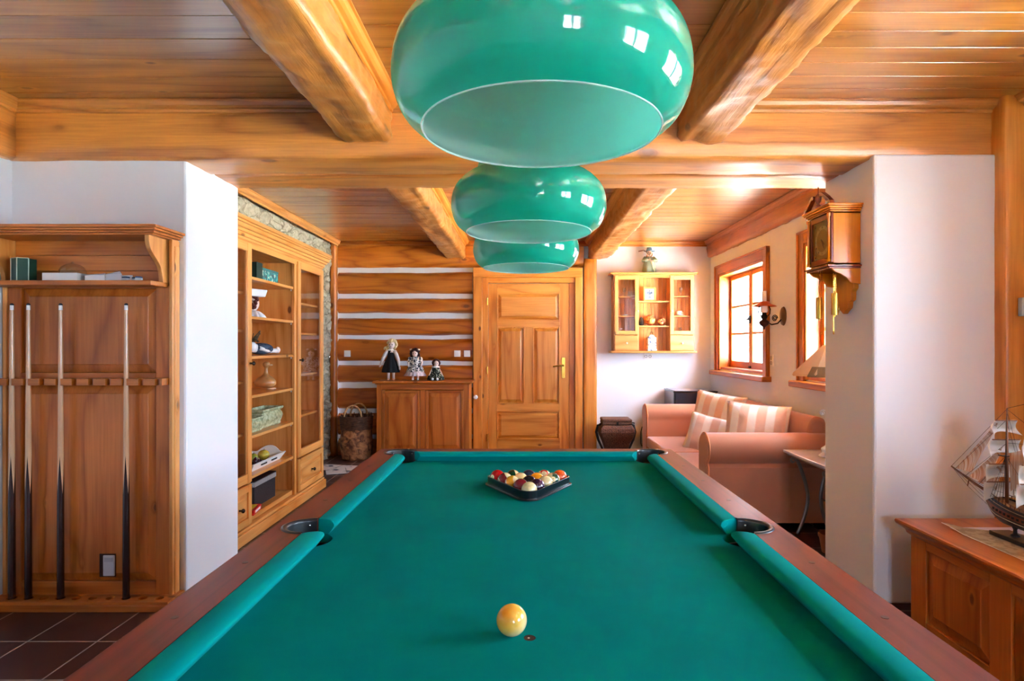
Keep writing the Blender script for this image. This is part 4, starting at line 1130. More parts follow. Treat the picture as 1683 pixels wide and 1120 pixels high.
# dolls ------------------------------------------------------------
SKIN = mat('doll_skin', 'ecc2a4', .35); SKINP = mat('doll_porcelain', 'f0d8cc', .25, coat=.3)
def fabric(name, c1, c2=None, sc_=40, thr=.5):
    if name in _m: return _m[name]
    m, N, L, b = nodes_of(name); b.inputs['Roughness'].default_value = .9
    if c2:
        tc = N.new('ShaderNodeTexCoord'); vo = N.new('ShaderNodeTexNoise'); vo.inputs['Scale'].default_value = sc_; vo.inputs['Detail'].default_value = 2
        L.new(tc.outputs['Object'], vo.inputs['Vector']); r = N.new('ShaderNodeValToRGB')
        r.color_ramp.elements[0].position = thr - .03; r.color_ramp.elements[0].color = lin(c1); r.color_ramp.elements[1].position = thr + .03; r.color_ramp.elements[1].color = lin(c2)
        L.new(vo.outputs['Fac'], r.inputs[0]); L.new(r.outputs[0], b.inputs['Base Color'])
    else: b.inputs['Base Color'].default_value = lin(c1)
    return m
def curls(name, c, R, m, parent, n=60, r=.012, seed=1, face=-1, drop=0, fz=.2):
    random.seed(seed); h = MB()
    for k in range(n):
        a = rnd(0, 2 * PI); t = rnd(0, PI * (.62 + drop))
        p = Vector((math.sin(t) * math.cos(a), math.sin(t) * math.sin(a), math.cos(t)))
        if p.y * -face > .45 * 1 and False: continue
        if p.y < -.35 and p.z < .45 + fz * .5: continue       # leave the face free (faces -Y)
        q = Vector(c) + p * R
        h.ell(q, (r * rnd(.8, 1.3), r * rnd(.8, 1.2), r * rnd(.9, 1.5)), 8)
    return h.build(name, m, parent, smooth='all')
def face(parent, c, R, skin):
    for sx in (-1, 1): MB().ell((c[0] + sx * R * .36, c[1] - R * .90, c[2] + R * .05), (R * .14, R * .08, R * .13), 8).build('eye', mat('doll_eye', '2a1c18', .2), parent, smooth='all')
    MB().ell((c[0], c[1] - R * .93, c[2] - R * .42), (R * .16, R * .06, R * .07), 8).build('mouth', mat('doll_lips', 'b04038', .4), parent, smooth='all')
def doll_body(H, hw, arms, legs, hr, skin, parent, hc):
    """one continuous porcelain figure: head, neck, trunk, arms, legs"""
    b_ = MB(); b_.ell(hc, (hr * .92, hr * .95, hr * 1.08), 20)
    b_.ell((hc[0], hc[1] - hr * .95, hc[2] - hr * .15), (hr * .13, hr * .16, hr * .16), 8)
    nk = (hc[0], hc[1], hc[2] - hr * 1.25)
    b_.tube([(nk[0], nk[1], hc[2] - hr * .6), nk, (nk[0], nk[1], nk[2] - .03 * H / .4)], [hr * .38, hr * .36, hr * .6], 12)
    if legs:
        q_ = sum((Vector(p[0]) for p in legs), Vector()) / len(legs); r_ = (Vector(legs[0][0]) - q_).length
        b_.tube([(nk[0], nk[1], nk[2] - .012 * H / .4), (q_.x, q_.y, (nk[2] + q_.z) / 2), tuple(q_ - Vector((0, 0, .01 * H / .4)))], [.012 * H / .4, .020 * H / .4, r_ + .002], 12)
    for path in arms:
        b_.tube([(nk[0], nk[1], path[0][2]), path[0]], .010 * H / .4, 8)
        b_.tube(path, [.016 * H / .4, .013 * H / .4, .009 * H / .4][:len(path)], 10); p = Vector(path[-1]); b_.ell(p, .012 * H / .4, 8)
        d = (p - Vector(path[-2])).normalized()
        for k in (-1, 0, 1): b_.tube([p, p + d * .018 * H / .4 + Vector((k * .006 * H / .4, 0, 0))], .0035 * H / .4, 6)
    for path in legs: b_.tube(path, [.019 * H / .4] + [.014 * H / .4] * (len(path) - 1), 10)
    return b_.build('body', skin, parent, smooth='all')
def dress(name, prof, c, m, parent, folds=9, amp=.08, flat=.75):
    vs = []; fs = []; n = 54; P_ = smoothprof(prof, 4); zt, zb = P_[0][1], P_[-1][1]
    for r, z in P_:
        k = (zt - z) / max(1e-6, zt - zb)
        for i in range(n):
            a = 2 * PI * i / n; rr = r * (1 + amp * k * math.sin(folds * a + 1.3) + amp * .4 * k * math.sin(2.3 * folds * a))
            vs.append((c[0] + rr * math.cos(a), c[1] + rr * math.sin(a) * flat, c[2] + z))
    for j in range(len(P_) - 1):
        for i in range(n): fs.append((j * n + i, j * n + (i + 1) % n, (j + 1) * n + (i + 1) % n, (j + 1) * n + i))
    mb = MB(); mb._add(vs, fs, 0)
    return mb.build(name, m, parent, smooth='all', solid=.003)
# curly doll with a white cap on the second shelf
o = empty('doll', BP(4.43, .158, 1.5030), 2.7, 'doll with brown curls and a boxy white cap sitting on the second shelf', 'doll')
doll_body(.3, 0, [], [], .055, SKINP, o, (0, 0, .105)); face(o, (0, 0, .105), .052, SKINP)
curls('hair', (0, .008, .112), .056, mat('hair_brown', '5a1f10', .6), o, 110, .013, 5, drop=.12)
rect_loft([(0, .155), (.006, .158), (.016, .205), (.012, .208), (-.01, .206)], .12, .12).build('cap', mat('cap_white', 'e6e8ee', .6), o, bevel=.003)
dress('collar', [(.02, .055), (.06, .045), (.09, .020), (.10, 0)], (0, 0, .0), mat('ruffle_white', 'f0f0f4', .8), o, 14, .16)
# reclining doll on the third shelf
o = empty('doll', BP(4.52, .13, 1.2295), 0, 'doll in a slate blue dress lying on the third shelf with white legs out', 'doll')
b_ = MB(); b_.ell((-.0, -.17, .06), .042, 16); b_.tube([(0, -.15, .05), (0, 0, .045)], [.03, .035], 12); b_.tube([(0, 0, .045), (0, .07, .032)], [.035, .03], 12)
for sx in (-1, 1):
    b_.tube([(sx * .022, .05, .03), (sx * .028, .15, .03), (sx * .03, .22, .028)], [.02, .018, .02], 10); b_.ell((sx * .03, .235, .034), (.018, .026, .026), 10)
    b_.tube([(sx * .04, -.11, .05), (sx * .06, -.03, .03), (sx * .05, .05, .03)], [.016, .014, .012], 8)
b_.build('body', mat('doll_white', 'f0ece8', .5), o, smooth='all')
dd = MB(); dd.ell((0, 0, .045), (.075, .135, .044), 24); dd.build('dress', fabric('slate_dress', '2c3442', '4a5668', 30), o, smooth='all')
hh = MB(); random.seed(11)
for k in range(26): a = rnd(0, 6.28); hh.tube([(0, -.18, .08), (.04 * math.cos(a), -.18 + .05 * math.sin(a), .10 + rnd(0, .04)), (.06 * math.cos(a), -.17 + .08 * math.sin(a), .09 + rnd(0, .09))], .003, 5)
hh.build('hair', mat('hair_olive', '4a3c1c', .7), o)
# behind the glass door
o = empty('horse_figurine', BP(5.12, .12, 1.4065), 0, 'white rearing horse figurine behind the glass door', 'figurine')
hb = MB(); hb.ell((0, 0, .10), (.022, .05, .026), 14, rot=Matrix.Rotation(-.5, 3, 'X').to_euler())
hb.tube([(0, .035, .115), (0, .055, .15), (0, .048, .175)], [.018, .013, .012], 10); hb.ell((0, .068, .172), (.010, .026, .012), 10)
for sx, y, z, y2 in ((-.012, -.035, .075, -.04), (.012, -.035, .075, -.02)): hb.tube([(sx, y, z), (sx, y - .01, .04), (sx, y2, .008)], [.012, .008, .006], 8)
for sx in (-.012, .012): hb.tube([(sx, .035, .10), (sx, .07, .09), (sx, .065, .06)], [.010, .007, .005], 8)
hb.tube([(0, -.045, .10), (0, -.07, .09), (0, -.075, .05)], [.006, .010, .003], 8); hb.box(-.03, .03, -.06, .03, 0, .008)
hb.build('horse', WHITEG, o, smooth=True)
MB().tube([(0, .02, .135), (0, .038, .165), (0, .045, .185)], [.010, .012, .004], 8).build('mane', mat('mane', 'd8d4cc', .5), o, smooth='all')
GL = glassy('crystal', (.92, .95, .95), 2.5)
for k, (yy, dd, s_) in enumerate(((5.02, .10, 1.0), (5.10, .15, 1.15), (5.19, .11, .95), (5.28, .17, 1.2))):
    pr = [(.028 * s_, 0), (.026 * s_, .004), (.005, .010), (.004, .06 * s_), (.012, .07 * s_), (.028 * s_, .09 * s_), (.032 * s_, .12 * s_), (.027 * s_, .155 * s_)]
    o = MB().lathe(smoothprof(pr, 3), (0, 0, 0), 20).build('wine_glass', GL, None, smooth='all', loc=BP(yy, dd, 1.0605), solid=.0015)
    tag(o, ('front glass nearest the door knob in the glazed bookcase', 'tall glass standing second inside the glazed bookcase', 'short glass in the middle of the glazed bookcase shelf', 'tallest glass at the far end of the glazed bookcase shelf')[k], 'glass', 'glasses in the bookcase')
o = empty('greeting_card', BP(5.04, .10, .7125), .5, 'pale folded card standing behind the glass door on the lowest shelf', 'card')
MB().box(-.001, .001, -.045, .045, 0, .13).build('sheet', PAPER, o); MB().box(.0012, .0018, -.03, .03, .02, .11).build('picture', fabric('card_print', '6a7a70', 'd8d0c0', 30), o)
# ================================================================= back of the room
SW = W3('sideboard', kscale=4.80)
sb = empty('sideboard', (-1.126, 6.93, 0), 0, 'low pine sideboard with two panelled doors under the dolls', 'sideboard')
b_ = MB(); b_.box(-.519, -.497, -.16, .17, .0, .875, 2); b_.box(.497, .519, -.16, .17, 0, .875, 2); b_.box(-.497, .497, .15, .17, .02, .875, 2)
b_.box(-.497, .497, -.15, .16, .08, .10, 0)
b_.box(-.519, -.46, -.18, -.158, .0, .875, 2); b_.box(.46, .519, -.18, -.158, 0, .875, 2); b_.box(-.46, .46, -.18, -.158, .80, .875, 0); b_.box(-.46, .46, -.18, -.158, 0, .10, 0)
b_.box(-.03, .03, -.179, -.158, .1, .8, 2)
b_.build('body', SW, sb, bevel=.003)
t = MB(); t.box(-.535, .535, -.195, .18, .862, .875, 0); t.box(-.56, .56, -.22, .185, .875, .900, 0); t.build('top', SW, sb, bevel=.007)
for a, c in ((-.458, -.032), (.032, .458)): front(MB(), a, c, .105, .795, -.186, .02, .028, .028, 1, .045, 2).build('door', SW, sb, bevel=.003)
def stand(loc, rz, label, name='doll'): return empty(name, loc, rz, label, 'doll', 'dolls on the sideboard')
HB_ = mat('hair_blonde', 'e4cf9c', .6); BLK = fabric('black_velvet', '0a0a0e'); WSL = mat('sleeve_white', 'e8e0da', .8)
# tall blonde doll
o = stand((PX(641, 6.86), 6.90, .9005), 0, 'tall doll with blonde curls in a black pinafore on the sideboard')
doll_body(.46, 0, [[(-.045, 0, .335), (-.085, -.01, .25), (-.115, -.02, .17)], [(.05, 0, .335), (.085, -.01, .24), (.105, -.02, .14)]],
          [[(-.026, 0, .14), (-.026, -.004, .06), (-.026, -.006, .015)], [(.030, 0, .14), (.032, -.004, .06), (.034, -.006, .015)]], .042, SKINP, o, (.01, -.005, .405))
face(o, (.01, -.005, .405), .042, SKINP)
curls('hair', (.012, .010, .412), .052, HB_, o, 120, .013, 21, drop=.16)
curls('braid', (-.058, .005, .36), .016, HB_, o, 12, .010, 22, drop=.3)
dress('dress', [(.030, .345), (.036, .30), (.040, .265), (.068, .20), (.088, .13), (.092, .09)], (0, 0, 0), BLK, o, 8, .10)
sl = MB()
for p in ([(-.035, 0, .34), (-.060, -.005, .30), (-.085, -.01, .25), (-.108, -.018, .185)], [(.04, 0, .34), (.062, -.005, .30), (.086, -.01, .24), (.10, -.018, .165)]): sl.tube(p, [.018, .022, .020, .014], 12)
sl.build('sleeves', WSL, o, smooth='all')
dress('collar', [(.014, .362), (.030, .352), (.040, .340)], (0, -.002, 0), mat('lace', 'f4efe8', .8), o, 9, .1)
for sx in (-.028, .034): MB().ell((sx, -.014, .012), (.017, .030, .0115), 12).build('shoe', mat('peach_shoe', 'e8a882', .5), o, smooth='all')
# middle doll
o = stand((PX(681.5, 6.86), 6.90, .9005), 0, 'auburn doll in a floral dress with a lacy hem on the sideboard')
doll_body(.36, 0, [[(-.045, 0, .26), (-.078, -.01, .21), (-.070, -.045, .17)], [(.045, 0, .26), (.080, -.01, .21), (.075, -.045, .17)]],
          [[(-.03, 0, .11), (-.028, -.006, .012)], [(.03, 0, .11), (.03, -.006, .012)]], .036, SKINP, o, (-.003, -.008, .305))
face(o, (-.003, -.008, .305), .036, SKINP)
curls('hair', (-.002, .008, .305), .052, mat('hair_auburn', '3c1210', .55), o, 120, .012, 31, drop=.22)
for sx in (-.048, .040): MB().ell((sx, -.004, .352), (.018, .012, .010), 10).build('bow', mat('lace', 'f4efe8', .8), o, smooth='all')
FL = fabric('floral_dress', '20283c', 'dedad4', 60, .48)
dress('dress', [(.028, .270), (.055, .24), (.062, .20), (.080, .14), (.098, .095)], (0, 0, 0), FL, o, 10, .10)
dress('petticoat', [(.085, .11), (.108, .075), (.118, .050)], (0, 0, 0), mat('petticoat', 'd8c8cc', .8), o, 16, .10)
for sx in (-1, 1): MB().ell((sx * .062, -.008, .235), (.026, .024, .034), 14).build('sleeve', FL, o, smooth='all')
for sx in (-.028, .03): MB().ell((sx, -.012, .012), (.014, .026, .0115), 12).build('shoe', mat('lace', 'f4efe8', .8), o, smooth='all')
# small doll
o = stand((PX(715.5, 6.86), 6.90, .9005), .1, 'small sitting doll in a dark green sprigged dress on the sideboard')
doll_body(.2, 0, [[(-.04, -.01, .13), (-.062, -.03, .09), (-.072, -.05, .065)], [(.04, -.01, .13), (.062, -.03, .09), (.072, -.05, .065)]],
          [[(-.03, -.02, .03), (-.035, -.07, .02)], [(.02, -.02, .03), (.02, -.07, .02)]], .032, SKINP, o, (.005, -.008, .190))
face(o, (.005, -.008, .190), .032, SKINP)
curls('hair', (.003, .008, .195), .040, mat('hair_auburn2', '4a1a10', .55), o, 80, .010, 41, drop=.14)
GF = fabric('green_sprig', '121a10', 'c8c8a8', 70, .60)
dress('dress', [(.026, .160), (.045, .13), (.065, .08), (.082, .035), (.086, .004)], (0, 0, 0), GF, o, 8, .12, .8)
dress('collar', [(.012, .168), (.034, .160), (.046, .145)], (0, -.003, 0), mat('lace', 'f4efe8', .8), o, 9, .1)
for sx in (-.036, .02): MB().ell((sx, -.078, .017), (.016, .018, .0165), 12).build('shoe', mat('lace', 'f4efe8', .8), o, smooth='all')
# basket
o = empty('log_basket', (PX(586, 6.92), 6.92, 0), 0, 'tall bark basket with woven twig rim and two handles beside the sideboard', 'basket')
m, N, L, b = nodes_of('bark')
tc = N.new('ShaderNodeTexCoord'); n1 = N.new('ShaderNodeTexNoise'); n1.inputs['Scale'].default_value = 14; n1.inputs['Detail'].default_value = 8; n1.inputs['Distortion'].default_value = 1.2; L.new(tc.outputs['Object'], n1.inputs['Vector'])
r = N.new('ShaderNodeValToRGB'); r.color_ramp.elements[0].position = .35; r.color_ramp.elements[0].color = lin('5c3018'); r.color_ramp.elements[1].position = .65; r.color_ramp.elements[1].color = lin('b87848')
L.new(n1.outputs['Fac'], r.inputs[0]); L.new(r.outputs[0], b.inputs['Base Color']); b.inputs['Roughness'].default_value = .85
bp = N.new('ShaderNodeBump'); bp.inputs['Strength'].default_value = 1; bp.inputs['Distance'].default_value = .02; L.new(n1.outputs['Fac'], bp.inputs['Height']); L.new(bp.outputs[0], b.inputs['Normal'])
def barkf(u, v):
    a = 2 * PI * u; r = .165 + .014 * math.sin(PI * v) + .010 * nz(math.cos(a) * 2, math.sin(a) * 2, v * 2) - .012 * (1 - v) ** 6
    return (r * math.cos(a), r * math.sin(a), v * .36)
MB().grid(barkf, 48, 18).build('bark_body', m, o, smooth='all', solid=.010)
random.seed(5); tw = MB()
for k in range(16):
    z = .345 + k * .0095; pts = []
    for i in range(44):
        a = 2 * PI * i / 44; r = .172 + .006 * math.sin(i * 1.57 + k * PI) + .003 * k / 16 * 3
        pts.append((r * math.cos(a), r * math.sin(a), z + .004 * nz(a * 2, k)))
    tw.tube(pts, .0058, 6, 0, closed=True)
for k in range(22):
    a = 2 * PI * k / 22; tw.tube([(.165 * math.cos(a), .165 * math.sin(a), .30), (.170 * math.cos(a), .170 * math.sin(a), .505 + rnd(0, .02))], .005, 6)
tw.build('twig_rim', mat('twig', '5a3520', .8, var=.4, vscale=30), o, smooth='all')
for yy in (-.125, .125):
    h = MB()
    for k in (0, 1): h.tube([(-.085 + k * .006 + (.085 - .0) * 0 + .10 * math.cos(PI - PI * i / 14) + .075, yy + .006 * math.sin(i * 1.3 + k * PI), .47 + .15 * math.sin(PI * i / 14)) for i in range(15)], .008, 8)
    h.build('handle', mat('cane', 'c09468', .6, var=.3, vscale=40), o, smooth='all')
# magazines on the floor by the bookcase
MAGM = fabric('magazine_print', 'd0c4c0', '4a4450', 9, .60)
for k, (x, y, rz, lb) in enumerate(((-1.83, 6.22, .35, 'printed magazine lying open on the floor tiles beyond the bookcase'), (-1.98, 6.38, -.2, 'second magazine partly under the first one on the floor'))):
    o = empty('magazine', (x, y, .0005 + (1 - k) * .0045), rz, lb, 'magazine', 'magazines on the floor')
    MB().box(-.20, .20, -.14, .14, 0, .0035).build('pages', MAGM, o); MB().box(-.003, .003, -.14, .14, .0036, .0042).build('fold', mat('fold', '6a6060', .8), o)
# switches on the logs
def plate(name, loc, rz, label, w=.075, h=.075, group='white switches on the log wall', key=True, cat='switch'):
    o = empty(name, loc, rz, label, cat, group)
    MB().box(-w / 2, w / 2, -.010, 0, -h / 2, h / 2).build('plate', WHITEP, o, bevel=.003)
    if key: MB().box(-w * .3, w * .3, -.0135, -.0095, -h * .3, h * .3).build('rocker', WHITEP, o, bevel=.002)
    return o
LYF = YB - .0235
for px, lb in ((572, 'white switch alone on the log wall by the corner post'), (752, 'white switch nearer the dolls of the pair beside the door'), (768, 'white switch closest to the door frame')):
    plate('light_switch', (X7(px), LYF, yb(581.5)), 0, lb)
# radiator valve knob between sideboard and door
o = empty('radiator_valve', (-.560, YB - .052, yb(652)), 0, 'white thermostat knob sticking out between sideboard and door frame', 'valve')
MB().lathe([(0, .0), (.010, .0), (.010, -.01), (.022, -.014), (.027, -.03), (.027, -.06), (.020, -.07), (0, -.072)], (0, 0, 0), 24, 0, 'Y').build('knob', WHITEP, o, smooth=True)
# ================================================================= hanging cabinet
HWD = W3('honey', kscale=4.00)
HY = 6.985
hc = empty('wall_cabinet', (0, HY, 0), 0, 'hanging pine cabinet with two glazed doors, shelves and small drawers', 'cabinet')
def hx_(p): return PX(p, HY)
def hz(p): return PZ(p, HY)
xa, xb, zb, zt = hx_(1008), hx_(1141), hz(577), hz(452.6); dd = YB - HY
xc0, xc1 = hx_(1049), hx_(1100.5)
m_ = MB()
m_.box(xa, xa + .018, .002, dd, zb, zt, 2); m_.box(xb - .018, xb, .002, dd, zb, zt, 2)
m_.box(xc0 - .016, xc0, .002, dd - .01, zb, zt, 2); m_.box(xc1, xc1 + .016, .002, dd - .01, zb, zt, 2)
n_ = 20
for i in range(n_):
    a = xa + .018 + (xb - xa - .036) * i / n_; m_.box(a + .001, a + (xb - xa - .036) / n_ - .001, dd - .010, dd, zb, zt, 2)
m_.box(xa, xb, 0, dd, zt - .016, zt, 0)
m_.build('carcass', HWD, hc, bevel=.002)
tp = MB(); tp.box(xa - .012, xb + .012, -.012, dd, zt, zt + .010, 0); tp.box(xa - .038, xb + .038, -.038, dd, zt + .010, zt + .030, 0); tp.build('top', HWD, hc, bevel=.006)
# scalloped apron over the open centre
sc_ = [(xc0, zt - .016), (xc0, zt - .035)] + [(xc0 + (xc1 - xc0) * i / 12, zt - .035 + .010 * math.sin(PI * i / 12)) for i in range(1, 12)] + [(xc1, zt - .035), (xc1, zt - .016)]
MB().prism(sc_, 'Y', .0, .014, 0).build('apron', HWD, hc)
bt = MB(); bt.box(xa - .03, xb + .03, -.03, dd, zb - .026, zb, 0); bt.build('base', HWD, hc, bevel=.006)
for p in (494.7, 535.4): MB().box(xc0, xc1, .008, dd - .01, hz(p) - .016, hz(p), 0).build('shelf', HWD, hc, bevel=.002)
for (a, c) in ((xa + .018, xc0 - .016), (xc1 + .016, xb - .018)):
    for p in (486.5, 519): MB().box(a, c, .02, dd - .01, hz(p) - .012, hz(p), 0).build('shelf', HWD, hc, bevel=.002)
    MB().box(a, c, .004, dd - .01, hz(550) - .004, hz(550) + .010, 0).build('shelf', HWD, hc)
KP = mat('knob_pale', 'f4e2c4', .35, coat=.3)
for (a, c, kx) in ((hx_(1010), hx_(1049), hx_(1047.5)), (hx_(1101), hx_(1140), hx_(1103.5))):
    d = MB(); st = .040; z0, z1 = hz(550), zt - .004
    d.box(a, a + st, -.018, 0, z0, z1, 2); d.box(c - st, c, -.018, 0, z0, z1, 2); d.box(a + st, c - st, -.018, 0, z0, z0 + .042, 0); d.box(a + st, c - st, -.018, 0, z1 - .05, z1, 0)
    q = d.build('glass_door', HWD, hc, bevel=.003); MB().box(a + st - .004, c - st + .004, -.010, -.007, z0 + .038, z1 - .046).build('pane', GLASS, q)
    knob(q, kx, -.018, hz(511.5), .011, KP)
    q = MB().box(a, c, -.016, .004, zb + .002, hz(551.5), 0).build('drawer', HWD, hc, bevel=.004); knob(q, (a + c) / 2, -.016, hz(564.5), .013, KP)
def hp(px, y, p): return (PX(px, y), y, PZ(p, HY))
# things in it
o = empty('picture_frame', (hx_(1070), 7.07, hz(494.7) + .0005), 0, 'small wooden framed picture on the top shelf of the hanging cabinet', 'picture')
f_ = MB(); w, h = .145, .165
f_.box(-w / 2, -w / 2 + .02, -.008, .008, 0, h, 2); f_.box(w / 2 - .02, w / 2, -.008, .008, 0, h, 2); f_.box(-w / 2 + .02, w / 2 - .02, -.008, .008, 0, .02, 0); f_.box(-w / 2 + .02, w / 2 - .02, -.008, .008, h - .02, h, 0)
f_.build('frame', HWD, o, bevel=.002); MB().box(-w / 2 + .015, w / 2 - .015, -.003, .003, .015, h - .015).build('mat_board', PAPER, o)
p_ = MB(); p_.ell((0, -.004, .085), (.014, .002, .032), 12); p_.box(-.034, .034, -.0045, -.0032, .085, .115); p_.ell((0, -.004, .045), (.018, .002, .012), 12); p_.ell((0, -.004, .125), (.008, .002, .008), 10)
p_.build('drawing', fabric('ink_blue', '3c4658', '8a94a8', 80), o)
zs = hz(535.4) + .0005
o = MB().lathe(smoothprof([(.001, 0), (.024, .008), (.028, .04), (.018, .085), (.001, .108)], 4), (0, 0, 0), 16).build('pine_cone', mat('cone', '3a2c24', .8, bump=1, bscale=150), None, smooth='all', loc=(hx_(1056.5), 7.07, zs)); tag(o, 'dark pine cone on the middle shelf of the hanging cabinet', 'pine cone')
def rose(name, x, R, c1, label, seed):
    o = empty(name, (x, 7.06, zs), 0, label, 'ornament'); random.seed(seed)
    MB().ell((0, 0, R * .92), (R * .8, R * .7, R * .9), 20).build('core', mat('petal_dark', 'a84818', .5), o, smooth='all')
    p = MB()
    for k in range(26):
        a = rnd(0, 6.28); t = rnd(.2, 2.3); v = Vector((math.sin(t) * math.cos(a), math.sin(t) * math.sin(a), math.cos(t)))
        q = v.to_track_quat('Z', 'Y').to_euler()
        p.ell(v * R * .72 + Vector((0, 0, R * .95)), (R * .38, R * .30, R * .10), 10, 0, q)
    p.build('petal_cluster', mat('petal_' + c1, c1, .4), o, smooth='all')
rose('fabric_rose', hx_(1070.5), .072, 'e88a44', 'orange fabric rose on the middle shelf of the hanging cabinet', 2)
rose('fabric_rose', hx_(1090), .054, 'f4c484', 'pale peach rose ornament at the end of the middle shelf', 8)
# blue-white lantern figurine
o = empty('ceramic_lantern', (hx_(1073), 7.06, zb + .0005), 0, 'blue and white ceramic lantern on the lowest shelf of the hanging cabinet', 'ornament'); o.scale = (1.1, 1.1, 1.15)
rect_loft([(.006, 0), (.008, .012), (0, .02), (0, .12), (.004, .13), (-.02, .155), (-.035, .165)], .085, .07).build('body', fabric('delft', '3a4c78', 'eef0f4', 34, .42), o, bevel=.003)
MB().tube([(.014 * math.cos(PI * 2 * i / 14), 0, .178 + .014 * math.sin(2 * PI * i / 14)) for i in range(14)], .003, 6, 0, True).build('ring', IRON, o, smooth='all')
def goblet(x, z, h, r, label, solid=True):
    pr = [(r * .8, 0), (r * .75, .004), (.004, .010), (.004, h * .4), (r * .6, h * .5), (r, h * .75), (r * .85, h)]
    o = MB().lathe(smoothprof(pr, 3), (0, 0, 0), 18).build('liqueur_glass', GL, None, smooth='all', loc=(x, 7.07, z), solid=.0015); tag(o, label, 'glass', 'glasses in the hanging cabinet')
goblet(hx_(1028), hz(486.5) + .0005, .10, .022, 'stemmed glass on the top shelf behind the door over the wicker chest')
goblet(hx_(1122), hz(486.5) + .0005, .105, .024, 'stemmed glass on the top shelf above the coffee cup')
goblet(hx_(1023), hz(549) + .0005, .07, .016, 'tiny glass on the bottom shelf under the white saucer')
goblet(hx_(1121), hz(549) + .0005, .075, .02, 'tiny glass on the bottom shelf under the coffee cup')
o = MB().lathe([(0, .002), (.02, .002), (.045, .012), (.047, .014), (.02, .006), (0, .006)], (0, 0, 0), 24).build('saucer', WHITEG, None, smooth='all', loc=(hx_(1028), 7.065, hz(519) + .0005)); tag(o, 'white saucer alone behind the cabinet door', 'saucer')
o = MB().lathe([(0, .002), (.02, .002), (.047, .012), (.049, .014), (.02, .006), (0, .006)], (0, 0, 0), 24).build('saucer', WHITEG, None, smooth='all', loc=(hx_(1120), 7.065, hz(519) + .0005)); tag(o, 'white saucer under the coffee cup in the cabinet', 'saucer')
o = empty('coffee_cup', (hx_(1119), 7.065, hz(519) + .0075), 0, 'white coffee cup on a saucer in the hanging cabinet', 'cup')
MB().lathe([(0, 0), (.018, 0), (.028, .012), (.034, .048), (.0315, .048), (.025, .014), (0, .006)], (0, 0, 0), 24).build('bowl', WHITEG, o, smooth='all'); MB().tube([(.032 + .014 * math.sin(PI * i / 8), 0, .04 - .028 * i / 8) for i in range(9)], .003, 6).build('handle', WHITEG, o, smooth='all')
# scarecrow like figure on top
o = empty('wanderer_doll', (PX(1067, 7.06), 7.06, zt + .0305), 0, 'bearded wanderer doll in a blue hat and green coat on top of the hanging cabinet', 'doll')
FG = mat('felt_green', '8a9478', .95); OR = mat('scarf_orange', 'c87840', .9)
doll_body(.3, 0, [[(-.045, 0, .175), (-.075, -.03, .14), (-.02, -.06, .15)], [(.045, 0, .175), (.075, -.03, .14), (.02, -.06, .14)]], [[(-.03, 0, .06), (-.03, -.01, .014)], [(.03, 0, .06), (.03, -.01, .014)]], .034, SKIN, o, (0, -.006, .235)); face(o, (0, -.006, .235), .034, SKIN)
dress('coat', [(.03, .195), (.055, .17), (.066, .12), (.074, .06), (.078, .003)], (0, 0, 0), FG, o, 6, .05)
MB().lathe([(0, .305), (.024, .303), (.030, .285), (.034, .268), (.066, .262), (.066, .258), (.030, .260), (0, .262)], (0, -.003, 0), 24).build('hat', mat('felt_blue', '5c7484', .9), o, smooth='all')
curls('beard', (0, -.012, .205), .034, mat('beard', 'a86a3c', .8), o, 50, .010, 51, drop=.3)
for sx in (-1, 1): MB().tube([(sx * .045, 0, .185), (sx * .078, -.028, .145), (sx * .03, -.055, .150)], [.020, .020, .016], 10).build('sleeve', FG, o, smooth='all')
MB().tube([(-.135, -.05, .250), (-.07, -.055, .262), (0, -.058, .20)], .006, 8).build('shouldered_branch', mat('branch', '6a4a34', .8), o, smooth='all')
MB().tube([(-.01, -.068, .175), (.05, -.075, .0)], .005, 8).build('walking_stick', mat('stick', 'd8c49c', .6), o, smooth='all')
# socket under it
o = plate('wall_socket', (X7(1065), YB, yb(586)), 0, 'white double socket on the wall below the hanging cabinet', .10, .06, None, False, 'socket')
for dx in (-.026, .022): MB().lathe([(.017, -.0105), (.0165, -.0125), (.013, -.0125), (.012, -.0102)], (dx, 0, 0), 20, 0, 'Y').build('outlet', mat('grey_plastic', '6a6870', .5), o, smooth=True)
# ================================================================= wicker chest
WK = mat('wicker', '6a3f28', .6, bump=1, bscale=90, var=.45, vscale=70)
o = empty('wicker_chest', (PX(1012, 6.88), 6.88, 0), 0, 'dark wicker chest with a bulging body and flat lid beside the door post', 'chest')
rect_loft([(-.055, .03), (-.05, .10), (-.02, .20), (.012, .27), (.024, .32), (.020, .36), (.0, .395), (-.012, .405)], .34, .26).build('body', WK, o, bevel=.012)
l_ = rect_loft([(.0, .405), (.004, .412), (.004, .428), (-.002, .432), (.002, .436), (.006, .455), (0, .468), (-.02, .472)], .32, .25); l_.build('lid', WK, o, bevel=.003)
for sx in (-1, 1): MB().tube([(sx * .155, 0, .40), (sx * .205, 0, .385), (sx * .222, 0, .31), (sx * .20, 0, .22), (sx * .155, 0, .12), (sx * .14, 0, .012)], [.012, .014, .016, .014, .012, .014], 8).build('side_bracket', mat('dark_cane', '1c0e08', .5), o, smooth='all')
MB().tube([(.155, -.03, .425), (.20, -.03, .418), (.21, -.03, .412)], .006, 8).build('peg', IRON, o, smooth='all')
for sx in (-1, 1):
    for sy in (-1, 1): MB().box(sx * .10 - .012, sx * .10 + .012, sy * .065 - .012, sy * .065 + .012, 0, .035).build('foot', mat('dark_cane', '1c0e08', .5), o)
MB().box(-.012, .012, -.137, -.130, .405, .44).build('clasp', IRON, o)
